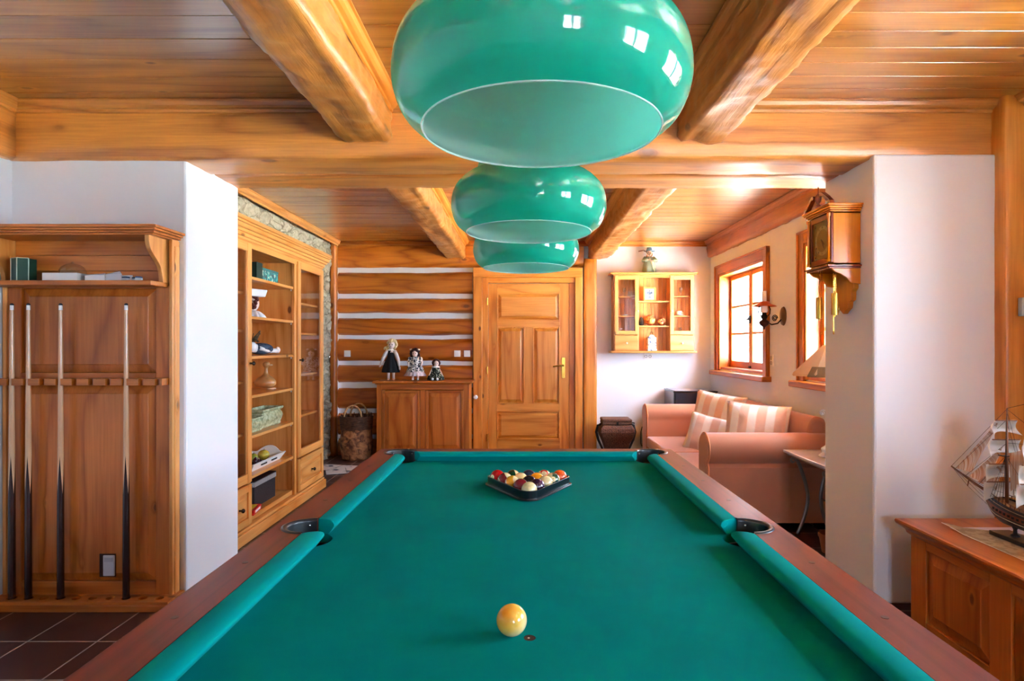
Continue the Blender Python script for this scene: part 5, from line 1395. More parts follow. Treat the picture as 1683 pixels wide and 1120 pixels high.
# ================================================================= minibar
o = empty('minibar_fridge', (1.91, 6.90, 0), 0, 'small dark minibar fridge with silver side behind the sofa arm', 'fridge')
MB().box(-.24, .24, -.20, .22, .01, .775).build('body', mat('fridge_silver', 'a4a8b0', .3, .5), o, bevel=.006)
MB().box(-.24, .24, -.232, -.202, .02, .775).build('door', mat('fridge_blue_black', '1c2430', .15, coat=.5), o, bevel=.004)
MB().box(-.246, .246, -.238, .222, .776, .792).build('top_edge', BLACKP, o, bevel=.003); MB().box(-.225, .225, -.22, .20, .7922, .795).build('top_panel', mat('fridge_top', '8c94a8', .15, .3, coat=.5), o)
MB().box(-.24, -.222, -.240, -.2325, .05, .77).build('door_edge', BLACKP, o)
# cord on the back wall
o = MB().tube([(1.43, 7.12, .36), (1.405, 7.12, .33), (1.395, 7.12, .28), (1.392, 7.125, .14), (1.40, 7.12, .11), (1.44, 7.12, .105)], .006, 8).build('power_cord', BLACKP, None, smooth='all'); tag(o, 'black cord hanging against the white wall beside the sofa arm', 'cord')
# ================================================================= sofa
m, N, L, b = nodes_of('salmon_velour')
tc = N.new('ShaderNodeTexCoord'); n1 = N.new('ShaderNodeTexNoise'); n1.inputs['Scale'].default_value = 420; n1.inputs['Detail'].default_value = 2; n2 = N.new('ShaderNodeTexNoise'); n2.inputs['Scale'].default_value = 3
L.new(tc.outputs['Object'], n1.inputs['Vector']); L.new(tc.outputs['Object'], n2.inputs['Vector'])
mx = N.new('ShaderNodeMix'); mx.data_type = 'RGBA'; mx.inputs[6].default_value = lin('bc7656'); mx.inputs[7].default_value = lin('c88464'); L.new(n2.outputs['Fac'], mx.inputs[0]); L.new(mx.outputs[2], b.inputs['Base Color'])
b.inputs['Roughness'].default_value = .7; b.inputs['Sheen Weight'].default_value = 1.0; b.inputs['Sheen Roughness'].default_value = .35; b.inputs['Sheen Tint'].default_value = (1, .85, .9, 1)
bp = N.new('ShaderNodeBump'); bp.inputs['Strength'].default_value = .3; bp.inputs['Distance'].default_value = .002; L.new(n1.outputs['Fac'], bp.inputs['Height']); L.new(bp.outputs[0], b.inputs['Normal'])
SAL = m; PIPE = mat('sofa_piping', 'd88a5c', .6)
SX, SY = 1.29, 4.20
so = empty('sofa', (SX, 5.37, 0), 0, 'salmon velour sofa with rolled arms standing along the window wall', 'sofa')
Lh = 1.17           # half length
def arm(sg):
    yo = sg * Lh; c = yo - sg * .115
    prof = []
    for i in range(25):
        a = PI * (-.30 + 1.42 * i / 24)
        prof.append((c + sg * .115 * math.cos(a), .558 + .115 * math.sin(a)))
    inner_y = yo - sg * .225
    prof += [(inner_y, .50), (inner_y, .05), (yo - sg * .030, .05), (yo - sg * .022, .44)]
    a = MB(); vs = []; fs = []; n = len(prof)
    xs = [(0, .975), (.008, .99), (.03, 1), (.5, 1), (.88, 1)]
    cy = sum(p[0] for p in prof) / n; cz = .42
    for x, s_ in xs: vs += [(x, cy + (p[0] - cy) * s_, cz + (p[1] - cz) * s_) for p in prof]
    for j in range(len(xs) - 1):
        for i in range(n): fs.append((j * n + i, j * n + (i + 1) % n, (j + 1) * n + (i + 1) % n, (j + 1) * n + i))
    fs.append(tuple(range(n))); fs.append(tuple(range((len(xs) - 1) * n, len(xs) * n)))
    a._add(vs, fs, 0)
    o = a.build('armrest', SAL, so, smooth=True)
    MB().tube([(.012, cy + (p[0] - cy) * 1.0, cz + (p[1] - cz) * 1.0) for p in prof], .0065, 8, 0, True).build('piping', PIPE, o, smooth='all')
arm(-1); arm(1)
sb_ = MB(); sb_.box(.035, .73, -Lh + .23, Lh - .23, .05, .235); sb_.build('seat_base', SAL, so, bevel=.02)
def cushion_box(x0, x1, y0, y1, z0, z1, puff, n=14):
    c = MB()
    def side(top):
        def fn(u, v):
            x = x0 + u * (x1 - x0); y = y0 + v * (y1 - y0); k = (1 - abs(2 * u - 1) ** 3.5) * (1 - abs(2 * v - 1) ** 3.5)
            return (x, y, (z1 + puff * k) if top else z0)
        return fn
    N_ = n; 
    top = [side(True)(i / N_, j / N_) for j in range(N_ + 1) for i in range(N_ + 1)]; bot = [side(False)(i / N_, j / N_) for j in range(N_ + 1) for i in range(N_ + 1)]
    M_ = N_ + 1; K = M_ * M_; fs = []
    for j in range(N_):
        for i in range(N_): q = (j * M_ + i, j * M_ + i + 1, (j + 1) * M_ + i + 1, (j + 1) * M_ + i); fs.append(q); fs.append(tuple(K + t for t in q[::-1]))
    edge = [i for i in range(M_)] + [j * M_ + N_ for j in range(1, M_)] + [N_ * M_ + i for i in range(N_ - 1, -1, -1)] + [j * M_ for j in range(N_ - 1, 0, -1)]
    for a, b2 in zip(edge, edge[1:] + edge[:1]): fs.append((a, K + a, K + b2, b2))
    c._add(top + bot, fs, 0); return c
for y0, y1 in ((-Lh + .232, -.003), (.003, Lh - .232)): cushion_box(.0, .70, y0, y1, .237, .345, .022).build('seat_cushion', SAL, so, smooth=True, bevel=.018)
bk = MB(); pr = [(.735, .36), (.745, .66), (.765, .745), (.80, .785), (.85, .78), (.88, .745), (.90, .60), (.90, .05), (.735, .05)]
pr = smoothprof(pr[:7], 4) + pr[7:]
bk.prism(pr, 'Y', -Lh + .10, Lh - .10); bk.build('backrest', SAL, so, smooth=True, bevel=.025)
for x in (.07, .82):
    for y in (-Lh + .08, Lh - .08): MB().box(x - .03, x + .03, y - .03, y + .03, 0, .05).build('foot', KNOB, so)
# pillows
def stripes(name, c1, c2, sc_, tint=None):
    m, N, L, b = nodes_of(name); tc = N.new('ShaderNodeTexCoord'); sp = N.new('ShaderNodeSeparateXYZ'); L.new(tc.outputs['Object'], sp.inputs[0])
    f = mth(N, L, 'PINGPONG', mth(N, L, 'MULTIPLY_ADD', sp.outputs[0], sc_, .3), 1.0)
    r = N.new('ShaderNodeValToRGB'); r.color_ramp.elements[0].position = .40; r.color_ramp.elements[0].color = lin(c1); r.color_ramp.elements[1].position = .55; r.color_ramp.elements[1].color = lin(c2)
    L.new(f, r.inputs[0]); L.new(r.outputs[0], b.inputs['Base Color']); b.inputs['Roughness'].default_value = .75; b.inputs['Sheen Weight'].default_value = .3
    n1 = N.new('ShaderNodeTexNoise'); n1.inputs['Scale'].default_value = 7; n1.inputs['Detail'].default_value = 4; n1.inputs['Distortion'].default_value = .8; L.new(tc.outputs['Object'], n1.inputs['Vector'])
    bp = N.new('ShaderNodeBump'); bp.inputs['Strength'].default_value = .5; bp.inputs['Distance'].default_value = .02; L.new(n1.outputs['Fac'], bp.inputs['Height']); L.new(bp.outputs[0], b.inputs['Normal'])
    return m
S1 = stripes('stripe_wide', 'f4ece4', 'e6bca4', 15); S2 = stripes('stripe_faint', 'f2e4e0', 'e4bcb0', 16)
def pillow(loc, rz, tilt, roll, w, h, th, m, label):
    def fn(sg):
        def g(u, v):
            x, z = 2 * u - 1, 2 * v - 1; e = (1 - abs(x) ** 2.6) * (1 - abs(z) ** 2.6)
            px_ = x * (1 - .07 * (1 - z * z)) if False else x * (1 - .06 * (1 - abs(z) ** 2)); pz_ = z * (1 - .06 * (1 - abs(x) ** 2))
            return (px_ * w / 2, sg * (th * max(0, e) ** .55 + .004) + .006 * nz(x * 2, z * 2, sg), pz_ * h / 2)
        return g
    a = MB(); a.grid(fn(-1), 22, 22); a.grid(fn(1), 22, 22)
    o = empty('pillow', loc, 0, label, 'pillow', 'pillows on the sofa'); o.rotation_euler = (tilt, roll, rz)
    me = a.build('cover', m, o, smooth='all', fix=False)
    bm = bmesh.new(); bm.from_mesh(me.data); bmesh.ops.remove_doubles(bm, verts=bm.verts, dist=.009); bmesh.ops.recalc_face_normals(bm, faces=bm.faces); bm.to_mesh(me.data); bm.free(); me.data.shade_smooth()
    e = []
    for i in range(44):
        t = i / 44 * 4; k = int(t); f = t - k
        x, z = [(-1 + 2 * f, -1), (1, -1 + 2 * f), (1 - 2 * f, 1), (-1, 1 - 2 * f)][k]
        e.append((x * (1 - .06 * (1 - z * z)) * w / 2, 0, z * (1 - .06 * (1 - x * x)) * h / 2))
    MB().tube(e, .0045, 6, 0, True).build('piping', mat('pillow_piping', 'e8cdb8', .7), o, smooth='all')
pillow((1.815, 4.70, .625), -.60, -.25, .05, .48, .44, .085, S1, 'large striped pillow nearest the camera side arm of the sofa')
pillow((1.815, 5.64, .625), -.80, -.25, .10, .50, .46, .085, S1, 'large striped pillow leaning in the back corner of the sofa')
pillow((1.53, 4.98, .565), -.50, -.36, .20, .34, .31, .06, S2, 'small pale pink pillow lying in front of the two larger ones')
# ================================================================= side table + lamp by the wall end
MARB = mat('marble', 'dcdce0', .08, coat=.6, var=.08, vscale=8)
st_ = empty('side_table', (1.985, 3.885, 0), 0, 'marble topped side table with curved iron legs between sofa and wall end', 'table')
MB().box(-.185, .185, -.285, .285, .560, .578).build('tabletop', MARB, st_, bevel=.004)
MB().box(-.165, .165, -.265, .265, .545, .560).build('rim_frame', mat('pewter', '8c8884', .35, .9), st_)
for sx in (-1, 1):
    for sy in (-1, 1):
        pts = smoothprof([(-.135, .545), (-.10, .48), (-.055, .34), (-.045, .24), (-.07, .12), (-.115, .012)], 5)
        l_ = MB().tube([(sx * -p[0], sy * .22, p[1]) for p in pts], .012, 10, 0).build('leg', mat('pewter', '8c8884', .35, .9), st_, smooth='all')
        MB().tube([(sx * (.145 - .018 * (1 - k / 18) * math.cos(k * .9) * 1.2), sy * .22, .515 + .022 * (1 - k / 18) * math.sin(k * .9)) for k in range(14)], .005, 6).build('scroll', mat('pewter', '8c8884', .35, .9), l_, smooth='all')
MB().tube([(-.05, -.22, .25), (0, 0, .28), (.05, .22, .25)], .007, 8).build('stretcher', IRON, st_, smooth='all')
la = empty('table_lamp', (1.965, 3.885, .5785), 0, 'table lamp with wrought stem and wide parchment shade behind the wall end', 'lamp')
MB().lathe(smoothprof([(.001, 0), (.05, 0), (.055, .012), (.035, .03), (.04, .055), (.015, .075), (.008, .09)], 3), (0, 0, 0), 28).build('base', mat('lamp_glass_base', 'c4c8cc', .1, coat=.8), la, smooth='all')
MB().cyl((0, 0, .08), .007, .56, 12).build('stem', mat('white_iron', 'e4e0dc', .4), la, smooth=True)
MB().tube([(-.034 + .020 * (1 - k / 20) * math.cos(k * .75), 0, .285 + .020 * (1 - k / 20) * math.sin(k * .75)) for k in range(16)][::-1] + [(-.01, 0, .30), (-.004, 0, .26), (0, 0, .2)], .004, 6).build('scroll', mat('white_iron', 'e4e0dc', .4), la, smooth='all')
PARCH = mat('parchment', 'd8b48c', .8, var=.15, vscale=5)
m = PARCH; N = m.node_tree.nodes; L = m.node_tree.links
tr = N.new('ShaderNodeBsdfTranslucent'); tr.inputs[0].default_value = lin('e8c090'); mx = N.new('ShaderNodeMixShader'); mx.inputs[0].default_value = .35
L.new(N['Principled BSDF'].outputs[0], mx.inputs[1]); L.new(tr.outputs[0], mx.inputs[2]); L.new(mx.outputs[0], N['Material Output'].inputs[0])
MB().lathe([(.222, .525), (.215, .540), (.03, .72), (.03, .724)], (0, 0, 0), 8, 0).build('lamp_shade', PARCH, la, solid=.003)
MB().lathe([(.2235, .523), (.2235, .527), (.1700, .585)], (0, 0, 0), 24, 0, 'Z', PI * 1.18, PI * 1.80).build('shaded_front', mat('parchment_shaded', '7a5a34', .9, bump=.6, bscale=200), la, solid=.003)  # shadow on the lampshade's lower front, painted as a brown band
MB().ell((0, 0, .63), (.028, .028, .04), 14).build('bulb', mat('bulb_glass', 'f4f4f0', .2), la, smooth='all')
o = MB().lathe([(0, 0), (.05, 0), (.065, .09), (.072, .10), (.072, .12), (.062, .12), (.055, .03), (0, .03)], (1.93, 3.78, 0), 24).build('clay_pot', mat('clay', '9a5c3c', .7), None, smooth=True); tag(o, 'small clay pot on the floor under the side table', 'pot')
# ================================================================= oil lamp sconce
sc2 = empty('oil_lamp_sconce', (XR, 5.15, 1.55), 0, 'copper oil lamp sconce with milk glass chimney between the rear windows', 'wall lamp')
DK = mat('antique_copper', '4a2a20', .35, .7); COP = mat('copper', 'c0603c', .3, .7)
p = MB(); p.T = Matrix.Diagonal((1, .75, 1, 1)); p.lathe([(0, -.022), (.04, -.020), (.075, -.010), (.082, 0), (0, 0)], (0, 0, 0), 28, 0, 'X'); p.build('wall_plate', mat('plate_bronze', '6a4a28', .35, .8), sc2, smooth=True)
MB().tube([(-.01, 0, -.02), (-.05, 0, -.062), (-.10, 0, -.072), (-.135, 0, -.055), (-.16, 0, -.045)], .006, 8).build('bracket_arm', IRON, sc2, smooth='all')
MB().tube([(-.075 + .026 * (1 - k / 22) * math.cos(k * .7), 0, -.018 + .03 * (1 - k / 22) * math.sin(k * .7)) for k in range(18)], .0045, 6).build('scroll', IRON, sc2, smooth='all')
cx = -.165
MB().lathe(smoothprof([(.001, -.115), (.006, -.108), (.008, -.095), (.030, -.080), (.042, -.060), (.040, -.045), (.022, -.032), (.018, -.025)], 3), (cx, 0, 0), 24).build('oil_font', DK, sc2, smooth='all')
MB().lathe([(.018, -.026), (.026, -.015), (.026, .005), (.017, .018), (.020, .03), (.012, .045), (0, .05)], (cx, 0, 0), 20).build('burner', IRON, sc2, smooth=True)
for sx in (-1, 1): MB().tube([(cx + sx * .024, 0, -.005), (cx + sx * .048, 0, .02), (cx + sx * .052, 0, .06), (cx + sx * .036, 0, .095)], .0055, 8).build('gallery_arm', DK, sc2, smooth='all')
MB().lathe([(.10, .082), (.092, .088), (.05, .105), (.042, .122), (.022, .126)], (cx, 0, 0), 32).build('lamp_shade', COP, sc2, smooth='all', solid=.002)
MB().lathe([(.024, .03), (.030, .05), (.026, .08), (.018, .115), (.017, .215)], (cx, 0, 0), 24).build('chimney', mat('milk_glass', 'f6f4f4', .15, coat=.5), sc2, smooth='all', solid=.002)
# wall plate by the window
o = empty('wall_socket', (XR, 5.375, 1.165), -PI / 2, 'white socket strip on the wall right beside the rear window frame', 'socket')
MB().box(-.03, .03, -.012, 0, -.055, .055).build('plate', WHITEP, o, bevel=.003)
for z in (-.022, .022): MB().lathe([(.016, -.0125), (.015, -.0140), (.012, -.0140), (.011, -.0122)], (0, 0, z), 16, 0, 'Y').build('outlet', mat('grey_plastic', '6a6870', .5), o, smooth=True)
# ================================================================= clock on the wall end (local -y faces the room, x runs towards the camera)
CK = [wood('clock_golden', a, 'e08a1c', 'b8620e', knots=0, coat=.6, rough=.25, ring=8) for a in 'XYZ']
CM = [wood('clock_mahogany', a, '8a3c14', '6a280c', knots=0, coat=.6, rough=.25, ring=8) for a in 'XYZ']
ck = empty('wall_clock', (1.762, 3.262, 0), -PI / 2, 'ornate wooden pendulum clock with brass weights hung on the wall end', 'clock')
w2 = .122; D_ = -.155
b_ = MB(); b_.box(w2 - .012, w2, D_ + .012, -.001, 1.722, 2.0, 2); b_.box(-w2, -w2 + .012, D_ + .012, -.001, 1.722, 2.0, 2); b_.box(-w2 + .012, w2 - .012, -.012, -.001, 1.722, 2.0, 2)
b_.box(-w2, w2, D_ + .012, -.001, 1.990, 2.0, 0); b_.box(-w2, w2, D_ + .012, -.001, 1.722, 1.734, 0)
b_.build('case', CK, ck, bevel=.002)
c_ = MB()
for z0, z1, o in ((2.0, 2.008, .006), (2.008, 2.018, .014), (2.018, 2.028, .022), (2.028, 2.040, .028)): c_.box(-w2 - o, w2 + o, D_ - o, -.001, z0, z1, 0)
c_.build('cornice', CK, ck, bevel=.003)
f_ = MB(); f_.box(-w2, -w2 + .030, D_, D_ + .012, 1.735, 1.998, 2); f_.box(w2 - .030, w2, D_, D_ + .012, 1.735, 1.998, 2); f_.box(-w2 + .03, w2 - .03, D_, D_ + .012, 1.968, 1.998, 0); f_.box(-w2 + .03, w2 - .03, D_, D_ + .012, 1.735, 1.766, 0)
dr = f_.build('front_door', CM, ck, bevel=.002)
MB().box(-w2 + .025, w2 - .025, D_ + .004, D_ + .006, 1.762, 1.972).build('pane', GLASS, dr)
for sx in (-1, 1): MB().lathe([(.0, 1.738), (.010, 1.738), (.010, 1.75), (.0065, 1.755), (.0065, 1.975), (.010, 1.98), (.010, 1.995), (0, 1.995)], (sx * (w2 - .010), D_ - .008, 0), 16).build('corner_column', CK[2], ck, smooth=True)
s_ = MB(); s_.box(-w2 - .012, w2 + .012, D_ - .022, -.001, 1.712, 1.722, 0); s_.box(-w2 - .004, w2 + .004, D_ - .012, -.001, 1.703, 1.712, 0); s_.build('base_moulding', CM, ck, bevel=.002)
# dial
zc = 1.868
dl = MB().box(-.088, .088, D_ + .016, D_ + .019, 1.768, 1.968).build('dial', mat('dial_brass', '8a7648', .4, .4), ck)
MB().lathe([(.062, 0), (.080, 0), (.080, -.0015), (.062, -.0015), (.062, 0)], (0, D_ + .0155, zc), 40, 0, 'Y').build('chapter_ring', mat('chapter', 'b8a878', .5, .2), dl)
nu = MB()
for k, t in enumerate(('XII', 'I', 'II', 'III', 'IIII', 'V', 'VI', 'VII', 'VIII', 'IX', 'X', 'XI')):
    a = -k * PI / 6; q = Matrix.Translation((0, D_ + .0125, zc)) @ Matrix.Rotation(-a, 4, 'Y')
    nu.T = q; xw = 0; ws = {'I': .0028, 'V': .0055, 'X': .0060}; tot = sum(ws[c] for c in t); x = -tot / 2
    for c in t:
        if c == 'I': nu.box(x + .0006, x + .0020, 0, .001, .0655, .0765)
        elif c == 'V': nu._add([(x, 0, .0765), (x + .0014, 0, .0765), (x + .0034, 0, .0655), (x + .002, 0, .0655)], [(0, 1, 2, 3)], 0); nu._add([(x + .004, 0, .0765), (x + .0050, 0, .0765), (x + .0034, 0, .0655), (x + .0026, 0, .0655)], [(0, 1, 2, 3)], 0)
        else: nu._add([(x, 0, .0765), (x + .0014, 0, .0765), (x + .0054, 0, .0655), (x + .004, 0, .0655)], [(0, 1, 2, 3)], 0); nu._add([(x + .0044, 0, .0765), (x + .0054, 0, .0765), (x + .0012, 0, .0655), (x, 0, .0655)], [(0, 1, 2, 3)], 0)
        x += ws[c]
nu.build('numerals', mat('dial_ink', '1c1408', .5), dl)
for L_, a, wd in ((.042, -2.30, .006), (.060, -2.62, .0045)):
    h = MB(); h.T = Matrix.Translation((0, D_ + .010, zc)) @ Matrix.Rotation(-a, 4, 'Y'); h._add([(-wd / 2, 0, -.008), (wd / 2, 0, -.008), (wd, 0, L_ * .6), (0, 0, L_), (-wd, 0, L_ * .6)], [(0, 1, 2, 3, 4)], 0); h.build('hand', mat('dial_ink', '1c1408', .5), dl, solid=.001)
for sx in (-1, 1):
    for z in (1.785, 1.952): MB().ell((sx * .075, D_ + .014, z), (.008, .003, .008), 10).build('spandrel', BRASS, dl, smooth='all')
# pediment with finial
for sx in (-1, 1):
    p = [(sx * .148, 2.040), (sx * .140, 2.056), (sx * .100, 2.088), (sx * .056, 2.116), (sx * .036, 2.116), (sx * .030, 2.102), (sx * .040, 2.094), (sx * .054, 2.098), (sx * .090, 2.072), (sx * .118, 2.046), (sx * .118, 2.040)]
    MB().prism(p, 'Y', D_ - .020, D_ + .006, 0).build('pediment_scroll', CM, ck, bevel=.002)
MB().lathe(smoothprof([(.012, 2.040), (.014, 2.055), (.006, 2.066), (.014, 2.082), (.017, 2.098), (.010, 2.114), (.004, 2.122), (.003, 2.150), (.001, 2.160)], 3), (0, D_ - .008, 0), 20).build('finial', CM[2], ck, smooth='all')
# lower brackets tapering back to the wall
for sx in (-1, 1):
    p = [(-.001, 1.703), (D_ + .0, 1.703), (D_ + .02, 1.685), (-.105, 1.675), (-.075, 1.655), (-.055, 1.628), (-.001, 1.620)]
    MB().prism(p, 'X', sx * w2 - (.012 if sx > 0 else 0), sx * w2 + (0 if sx > 0 else .012), 2).build('side_scroll', CK, ck, bevel=.002)
p = [(-.105, 1.703), (-.105, 1.60), (-.085, 1.585), (-.08, 1.54), (-.055, 1.53), (-.05, 1.50), (-.02, 1.485), (0, 1.470), (.02, 1.485), (.05, 1.50), (.055, 1.53), (.08, 1.54), (.085, 1.585), (.105, 1.60), (.105, 1.703)]
MB().prism(p, 'Y', -.030, -.001, 2).build('back_board', CK, ck, bevel=.003)
MB().cyl((0, -.065, 1.50), .0025, .21, 8).build('pendulum_rod', BRASS, ck)
MB().lathe([(0, -.008), (.02, -.007), (.034, 0), (.02, .007), (0, .008)], (0, -.065, 1.497), 28, 0, 'Y').build('pendulum_bob', BRASS, ck, smooth='all')
for xx, z0, z1 in ((.075, 1.462, 1.577), (-.092, 1.448, 1.566)):
    wgt = MB().lathe([(0, z0 - .012), (.004, z0 - .010), (.004, z0 - .002), (.017, z0), (.0175, z0 + .004), (.0175, z1 - .004), (.017, z1), (.004, z1 + .002), (.003, z1 + .014), (0, z1 + .014)], (xx, -.112, 0), 24).build('weight', BRASS, ck, smooth=True)
    ch = MB()
    z = z1 + .014; k = 0
    while z < 1.703:
        ch.box(xx - (.003 if k % 2 else .001), xx + (.003 if k % 2 else .001), -.112 - (.001 if k % 2 else .003), -.112 + (.001 if k % 2 else .003), z, z + .0055); z += .0060; k += 1
    ch.build('chain', BRASS, ck)
    ch = MB(); z = 1.375; k = 0; xo = xx + .020 * (-1 if xx > 0 else 1)
    while z < 1.703:
        ch.box(xo - (.0028 if k % 2 else .001), xo + (.0028 if k % 2 else .001), -.108 - (.001 if k % 2 else .0028), -.108 + (.001 if k % 2 else .0028), z, z + .0055); z += .0060; k += 1
    cc = ch.build('chain', BRASS, ck)
    MB().tube([(xo + .006 * math.cos(2 * PI * i / 12), -.108, 1.368 + .008 * math.sin(2 * PI * i / 12)) for i in range(12)], .0022, 6, 0, True).build('chain_ring', BRASS, cc, smooth='all')
# ================================================================= low chest at the right (local x runs towards the camera, -y faces the table)
CH = W3('sideboard', kscale=4.16)
ch = empty('sideboard', (1.816, 2.82, 0), -PI / 2, 'low wide pine sideboard with raised panels carrying the model ship', 'sideboard')
ch.scale.z = 1.017; LN, DP = 1.40, .62
c_ = MB(); c_.box(0, .02, .002, DP, 0, .44, 2); c_.box(LN - .02, LN, .002, DP, 0, .44, 2); c_.box(.02, LN - .02, DP - .02, DP, 0, .44, 2); c_.box(.02, LN - .02, .02, DP, .03, .045, 0)
c_.build('body', CH, ch, bevel=.003)
fr = MB(); xs_ = [.105, .475, .580, .950, 1.055, 1.375]
fr.box(0, xs_[0], 0, .022, 0, .44, 2); fr.box(xs_[1], xs_[2], 0, .022, 0, .44, 2); fr.box(xs_[3], xs_[4], 0, .022, 0, .44, 2); fr.box(xs_[5], LN, 0, .022, 0, .44, 2)
for a, c in ((0, 1), (2, 3), (4, 5)): fr.box(xs_[a], xs_[c], 0, .022, .3675, .44, 0); fr.box(xs_[a], xs_[c], 0, .022, 0, .047, 0)
fr.build('front_frame', CH, ch, bevel=.003)
for a, c in ((0, 1), (2, 3), (4, 5)): MB().raised(xs_[a], xs_[c], .047, .3675, 0, .045, .014, .010, 2).build('panel', CH, ch, bevel=.001)
t = MB()
tp_ = smoothprof([(.0, .405), (-.012, .415), (-.016, .428), (-.030, .440), (-.042, .448)], 3) + [(-.045, .452), (-.048, .460), (-.045, .4675), (-.038, .470)]
# front and far end of the top carry the same moulding: loft it around the outline
vs = []; fs = []
for y, z in tp_: vs += [(y, DP + .005, z), (y, y, z), (LN + .04, y, z)]
k = len(tp_)
for j in range(k - 1):
    for i in range(2): fs.append((j * 3 + i, j * 3 + i + 1, (j + 1) * 3 + i + 1, (j + 1) * 3 + i))
t._add(vs, fs, 0)
t._add([(-.038, DP + .005, .470), (-.038, -.038, .470), (LN + .04, -.038, .470), (LN + .04, DP + .005, .470), (0, DP + .005, .44), (0, 0, .44), (LN + .04, 0, .44), (LN + .04, DP + .005, .44)], [(0, 1, 2, 3), (7, 6, 5, 4), (0, 3, 7, 4)], 0)
t.build('top', CH, ch, smooth=True)
# papers on it
MAPC = fabric('map_print', 'a89a84', 'c0b49c', 26, .5)
o = empty('paper_sheet', (2.13, 2.42, .4785), 0, 'large white paper sheet lying under the map on the low sideboard', 'paper'); MB().box(-.21, .20, -.5, .29, 0, .0015).build('sheet', mat('sheet_white', 'e0dcec', .6), o)
def mapf(u, v):
    x = -.22 + .42 * u; y = -.5 + .80 * v; lift = .012 * max(0, 1 - ((u) ** 2 + (1 - v) ** 2) * 40)
    return (x + .05 * v * 0, y - .22 * u * v, .002 + lift)
o = empty('map', (2.125, 2.44, .4788), 0, 'brownish printed map with a curled corner under the model ship stand', 'map'); MB().grid(mapf, 24, 40).build('sheet', MAPC, o, smooth='all', solid=.0012)
MB().tube([mapf(0, v / 30) for v in range(31)], .0016, 6).build('white_edge', mat('edge_white', 'f2eee8', .6), o)
# ================================================================= model ship (bow towards the far wall)
sh = empty('model_ship', (2.06, 2.42, .4835), 0, 'wooden model sailing ship with white sails on a dark stand', 'model ship')
SD = mat('ship_dark', '2a1710', .4, coat=.3); SBR = mat('ship_brown', '7a3c1c', .4, coat=.3); RIG = mat('rigging', '2c2018', .8); SPAR = mat('spar', '7a4a30', .5)
MB().box(-.045, .045, -.20, .185, .0, .018).build('stand', mat('stand_black', '140c0a', .3, coat=.4), sh, bevel=.003)
for y in (-.12, .10): MB().lathe([(.018, .018), (.018, .022), (.008, .028), (.007, .045), (.012, .055), (0, .058)], (0, y, 0), 14).build('stand_post', mat('stand_black', '140c0a', .3, coat=.4), sh, smooth='all')
def hull():
    st = []; n = 24
    for i in range(n + 1):
        t = i / n; y = .262 - .60 * t
        bw = .062 * (math.sin(min(1, t * 2.2 + .04) * PI / 2) ** .8) * (1 - .35 * max(0, (t - .6) / .4) ** 2)
        keel = .052 + .075 * max(0, 1 - t * 5.5) ** 2 + .03 * max(0, (t - .85) / .15)
        deck = .142 + .03 * (max(0, 1 - t * 2.2)) ** 1.5 + .05 * max(0, (t - .55) / .45) ** 1.5
        ring = []
        for j in range(9):
            s_ = j / 8; z = keel + (deck - keel) * s_; r = bw * (math.sin(min(1, s_ * 1.35) * PI / 2) ** .65) * (1 - .10 * max(0, s_ - .7) / .3)
            ring.append((r, z))
        st.append((y + 0, ring))
    return st
ST = hull()
def hull_mesh(j0, j1, off=0):
    mb = MB()
    for sg in (-1, 1):
        vs = []; fs = []; k = j1 - j0 + 1
        for y, ring in ST: vs += [(sg * (r + off), y, z) for r, z in ring[j0:j1 + 1]]
        for i in range(len(ST) - 1):
            for j in range(k - 1): fs.append((i * k + j, i * k + j + 1, (i + 1) * k + j + 1, (i + 1) * k + j))
        mb._add(vs, fs, 0)
    return mb
MB().grid(lambda u, v: ((2 * v - 1) * ST[int(round(u * 24))][1][8][0], ST[int(round(u * 24))][0], ST[int(round(u * 24))][1][7][1] + .004), 24, 4).build('deck', mat('deck_wood', '9a6a40', .6), sh)
hm = hull_mesh(0, 8).build('hull', SD, sh, smooth='all')
hull_mesh(4, 6, .0012).build('wale', SBR, hm, smooth='all')
for z_, c in ((3, 'e8e0d0'), (7, 'c8a878')):
    for sg in (-1, 1): MB().tube([(sg * (r[z_][0] + .001), y, r[z_][1]) for y, r in ST], .0012, 5).build('hull_line', mat('line_' + c, c, .5), hm)
gp = MB()
for i in range(4, 21):
    y, r = ST[i]
    for sg in (-1, 1): gp.box(sg * (r[5][0] + .002) - .002, sg * (r[5][0] + .002) + .002, y - .005, y + .005, r[5][1] - .004, r[5][1] + .006)
gp.build('gun_port', mat('port', '0c0806', .4), hm)
rl = MB()
for i in range(0, 24):
    y, r = ST[i]
    for sg in (-1, 1): rl.box(sg * (r[8][0] - .001) - .0012, sg * (r[8][0] - .001) + .0012, y - .0012, y + .0012, r[8][1] - .002, r[8][1] + .012)
for sg in (-1, 1): rl.tube([(sg * (r[8][0] - .001), y, r[8][1] + .012) for y, r in ST], .0016, 5)
rl.build('railing', SBR, sh)
for (y0, y1, z0, z1) in ((-.05, .02, .140, .155), (-.30, -.22, .165, .19)): MB().box(-.03, .03, y0, y1, z0, z1).build('deck_house', mat('cabin_blue', '1c2438', .5), sh, bevel=.002)
MB().tube([(0, .20, .155), (0, .32, .185), (0, .475, .235)], [.007, .006, .0035], 8).build('bowsprit', SPAR, sh, smooth='all')
MB().tube([(0, .36, .20), (0, .37, .165)], .0025, 6).build('dolphin_striker', SPAR, sh)
SAIL = mat('sail_cloth', 'f2f0ec', .85); m = SAIL; N = m.node_tree.nodes; L = m.node_tree.links
tr = N.new('ShaderNodeBsdfTranslucent'); tr.inputs[0].default_value = lin('f4f0ea'); mx = N.new('ShaderNodeMixShader'); mx.inputs[0].default_value = .5
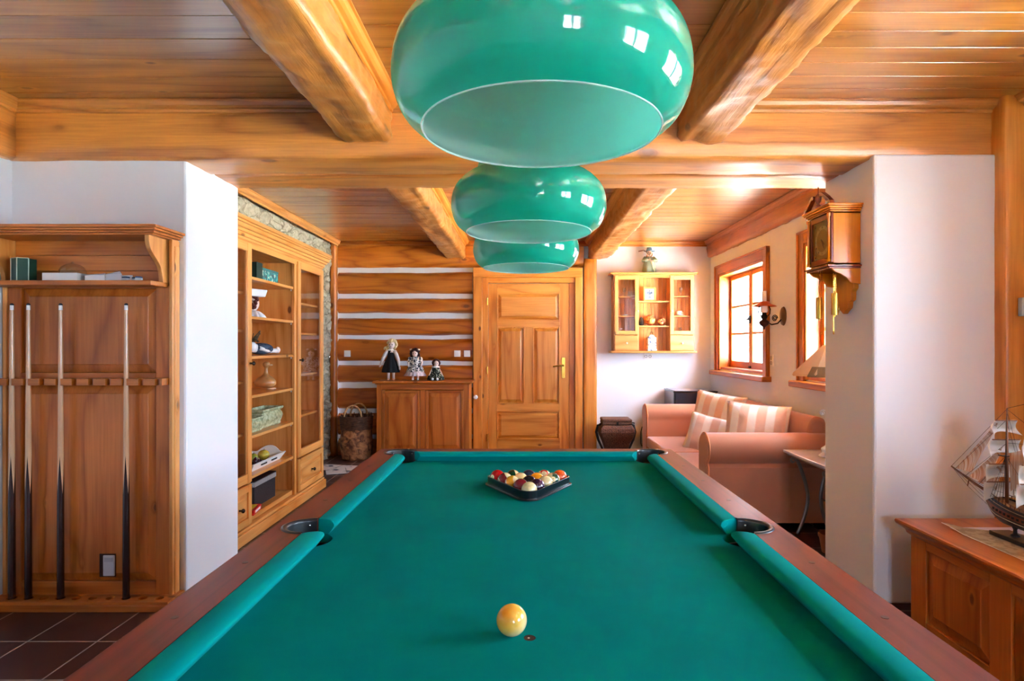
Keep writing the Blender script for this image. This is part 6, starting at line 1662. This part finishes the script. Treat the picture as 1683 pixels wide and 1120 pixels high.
L.new(N['Principled BSDF'].outputs[0], mx.inputs[1]); L.new(tr.outputs[0], mx.inputs[2]); L.new(mx.outputs[0], N['Material Output'].inputs[0])
m, N, L, b = nodes_of('jib_gauze'); tc = N.new('ShaderNodeTexCoord'); mp = N.new('ShaderNodeMapping'); mp.inputs['Rotation'].default_value = (.9, 0, 0); mp.inputs['Scale'].default_value = (1, 60, 3)
n1 = N.new('ShaderNodeTexNoise'); n1.inputs['Scale'].default_value = 2; L.new(tc.outputs['Object'], mp.inputs[0]); L.new(mp.outputs[0], n1.inputs['Vector'])
r = N.new('ShaderNodeValToRGB'); r.color_ramp.elements[0].position = .35; r.color_ramp.elements[0].color = lin('cc9068'); r.color_ramp.elements[1].position = .65; r.color_ramp.elements[1].color = lin('f4e4d4')
L.new(n1.outputs['Fac'], r.inputs[0]); L.new(r.outputs[0], b.inputs['Base Color']); b.inputs['Roughness'].default_value = .9
tr = N.new('ShaderNodeBsdfTransparent'); mx = N.new('ShaderNodeMixShader'); mx.inputs[0].default_value = .75; L.new(tr.outputs[0], mx.inputs[1]); L.new(b.outputs[0], mx.inputs[2]); L.new(mx.outputs[0], N['Material Output'].inputs[0])
JIB = m
FM = .143      # foremast position along the hull
def sail(y, z0, z1, w0, w1, belly, parent):
    def fn(u, v):
        x = (2 * u - 1); w = w0 + (w1 - w0) * v; bl = belly * math.sin(PI * min(1, .12 + v * .88)) * (1 - x * x * .7)
        return (x * w * (1 - .10 * math.sin(PI * v)), y + .006 + bl + .022 * (1 - v) * abs(x) ** 2 * -1, z0 + (z1 - z0) * v + .012 * (1 - v) * (1 - x * x))
    return MB().grid(fn, 14, 10).build('sail', SAIL, parent, smooth='all', solid=.0012)
def mast(y, zb_, zt_, sails, scale=1):
    m_ = MB().tube([(0, y, zb_), (0, y, zb_ + (zt_ - zb_) * .5), (0, y, zt_)], [.0075, .006, .003], 10).build('mast', SPAR, sh, smooth='all')
    MB().box(-.026, .026, y - .014, y + .016, zb_ + (zt_ - zb_) * .50, zb_ + (zt_ - zb_) * .50 + .004).build('mast_top', SD, m_)
    for z0, z1, w0, w1 in sails:
        MB().tube([(-w1 * 1.12, y + .004, z1 + .002), (w1 * 1.12, y + .004, z1 + .002)], .0028, 6).build('yard', SPAR, m_)
        sail(y, z0 - .006, z1, w0 * 1.3, w1 * 1.25, .065, m_)
    rg = MB()
    for sg in (-1, 1):
        for k in range(5): rg.tube([(sg * .056, y - .045 + k * .018, .148), (sg * .006, y, zb_ + (zt_ - zb_) * .5)], .0008, 4)
        for k in range(7): z = .17 + k * .026; f = (z - .148) / (zb_ + (zt_ - zb_) * .5 - .148); rg.tube([(sg * (.056 - .05 * f), y - .045 * (1 - f), z), (sg * (.056 - .05 * f), y + .027 * (1 - f), z)], .0006, 4)
        rg.tube([(sg * .056, y - .05, .15), (0, y, zt_ - .06)], .0008, 4); rg.tube([(sg * .056, y - .06, .15), (0, y, zt_ - .01)], .0008, 4)
    rg.build('shroud', RIG, m_)
FS = [(.158, .232, .080, .074), (.244, .308, .072, .066), (.350, .412, .058, .052), (.440, .494, .046, .040)]
mast(FM, .14, .548, FS)
mast(-.035, .14, .60, [(a + .02, b2 + .03, c * 1.08, d * 1.08) for a, b2, c, d in FS])
mast(-.20, .15, .53, [(a, b2, c * .9, d * .9) for a, b2, c, d in FS])
for (p0, p1, p2) in (((0, .445, .232), (0, FM + .035, .50), (0, .345, .232)), ((0, .36, .212), (0, FM + .02, .385), (0, .255, .200)), ((0, .31, .198), (0, FM + .015, .32), (0, .20, .185))):
    a, c, d = Vector(p0), Vector(p1), Vector(p2)
    def fn(u, v, a=a, c=c, d=d):
        p = a.lerp(d, u).lerp(c, v * .98); p.x += .018 * math.sin(PI * u) * math.sin(PI * v); return tuple(p)
    MB().grid(fn, 10, 14).build('jib', JIB, sh, smooth='all')
rg = MB()
for p0, p1 in (((0, .475, .236), (0, FM, .545)), ((0, .45, .229), (0, FM, .50)), ((0, .38, .212), (0, FM, .40)), ((0, .30, .19), (0, FM, .35)), ((0, .475, .236), (.0, .37, .165)), ((0, .37, .165), (0, .24, .105)), ((0, .475, .236), (.03, .22, .14)), ((0, .475, .236), (-.03, .22, .14)),
               ((0, .40, .215), (-.035, .20, .15)), ((0, .40, .215), (.035, .20, .15)), ((0, FM, .548), (0, -.035, .60)), ((0, FM, .40), (0, -.035, .42)), ((0, FM, .545), (0, -.035, .45)), ((0, FM, .34), (0, -.03, .15)), ((0, -.035, .60), (0, -.2, .53)), ((0, -.035, .36), (0, -.2, .17))):
    rg.tube([p0, p1], .0009, 4)
rg.build('stay_line', RIG, sh)
for k in (-1, 1):
    def fn(u, v, k=k):
        a = Vector((0, FM - .02, .20)).lerp(Vector((0, FM - .012, .36)), v); c = Vector((k * .01, -.015, .33)).lerp(Vector((0, -.02, .42)), v); p = a.lerp(c, u); p.x += .02 * math.sin(PI * u); return tuple(p)
MB().grid(fn, 8, 8).build('staysail', JIB, sh, smooth='all')
# grey plug box on the post behind the ship
o = empty('wall_socket', (2.452, 2.950, 1.488), 0, 'pale grey box fixed high on the timber post behind the ship', 'socket')
MB().box(-.028, .022, -.028, 0, -.045, .045).build('cover', mat('grey_cover', 'c4c6c4', .5), o, bevel=.004)
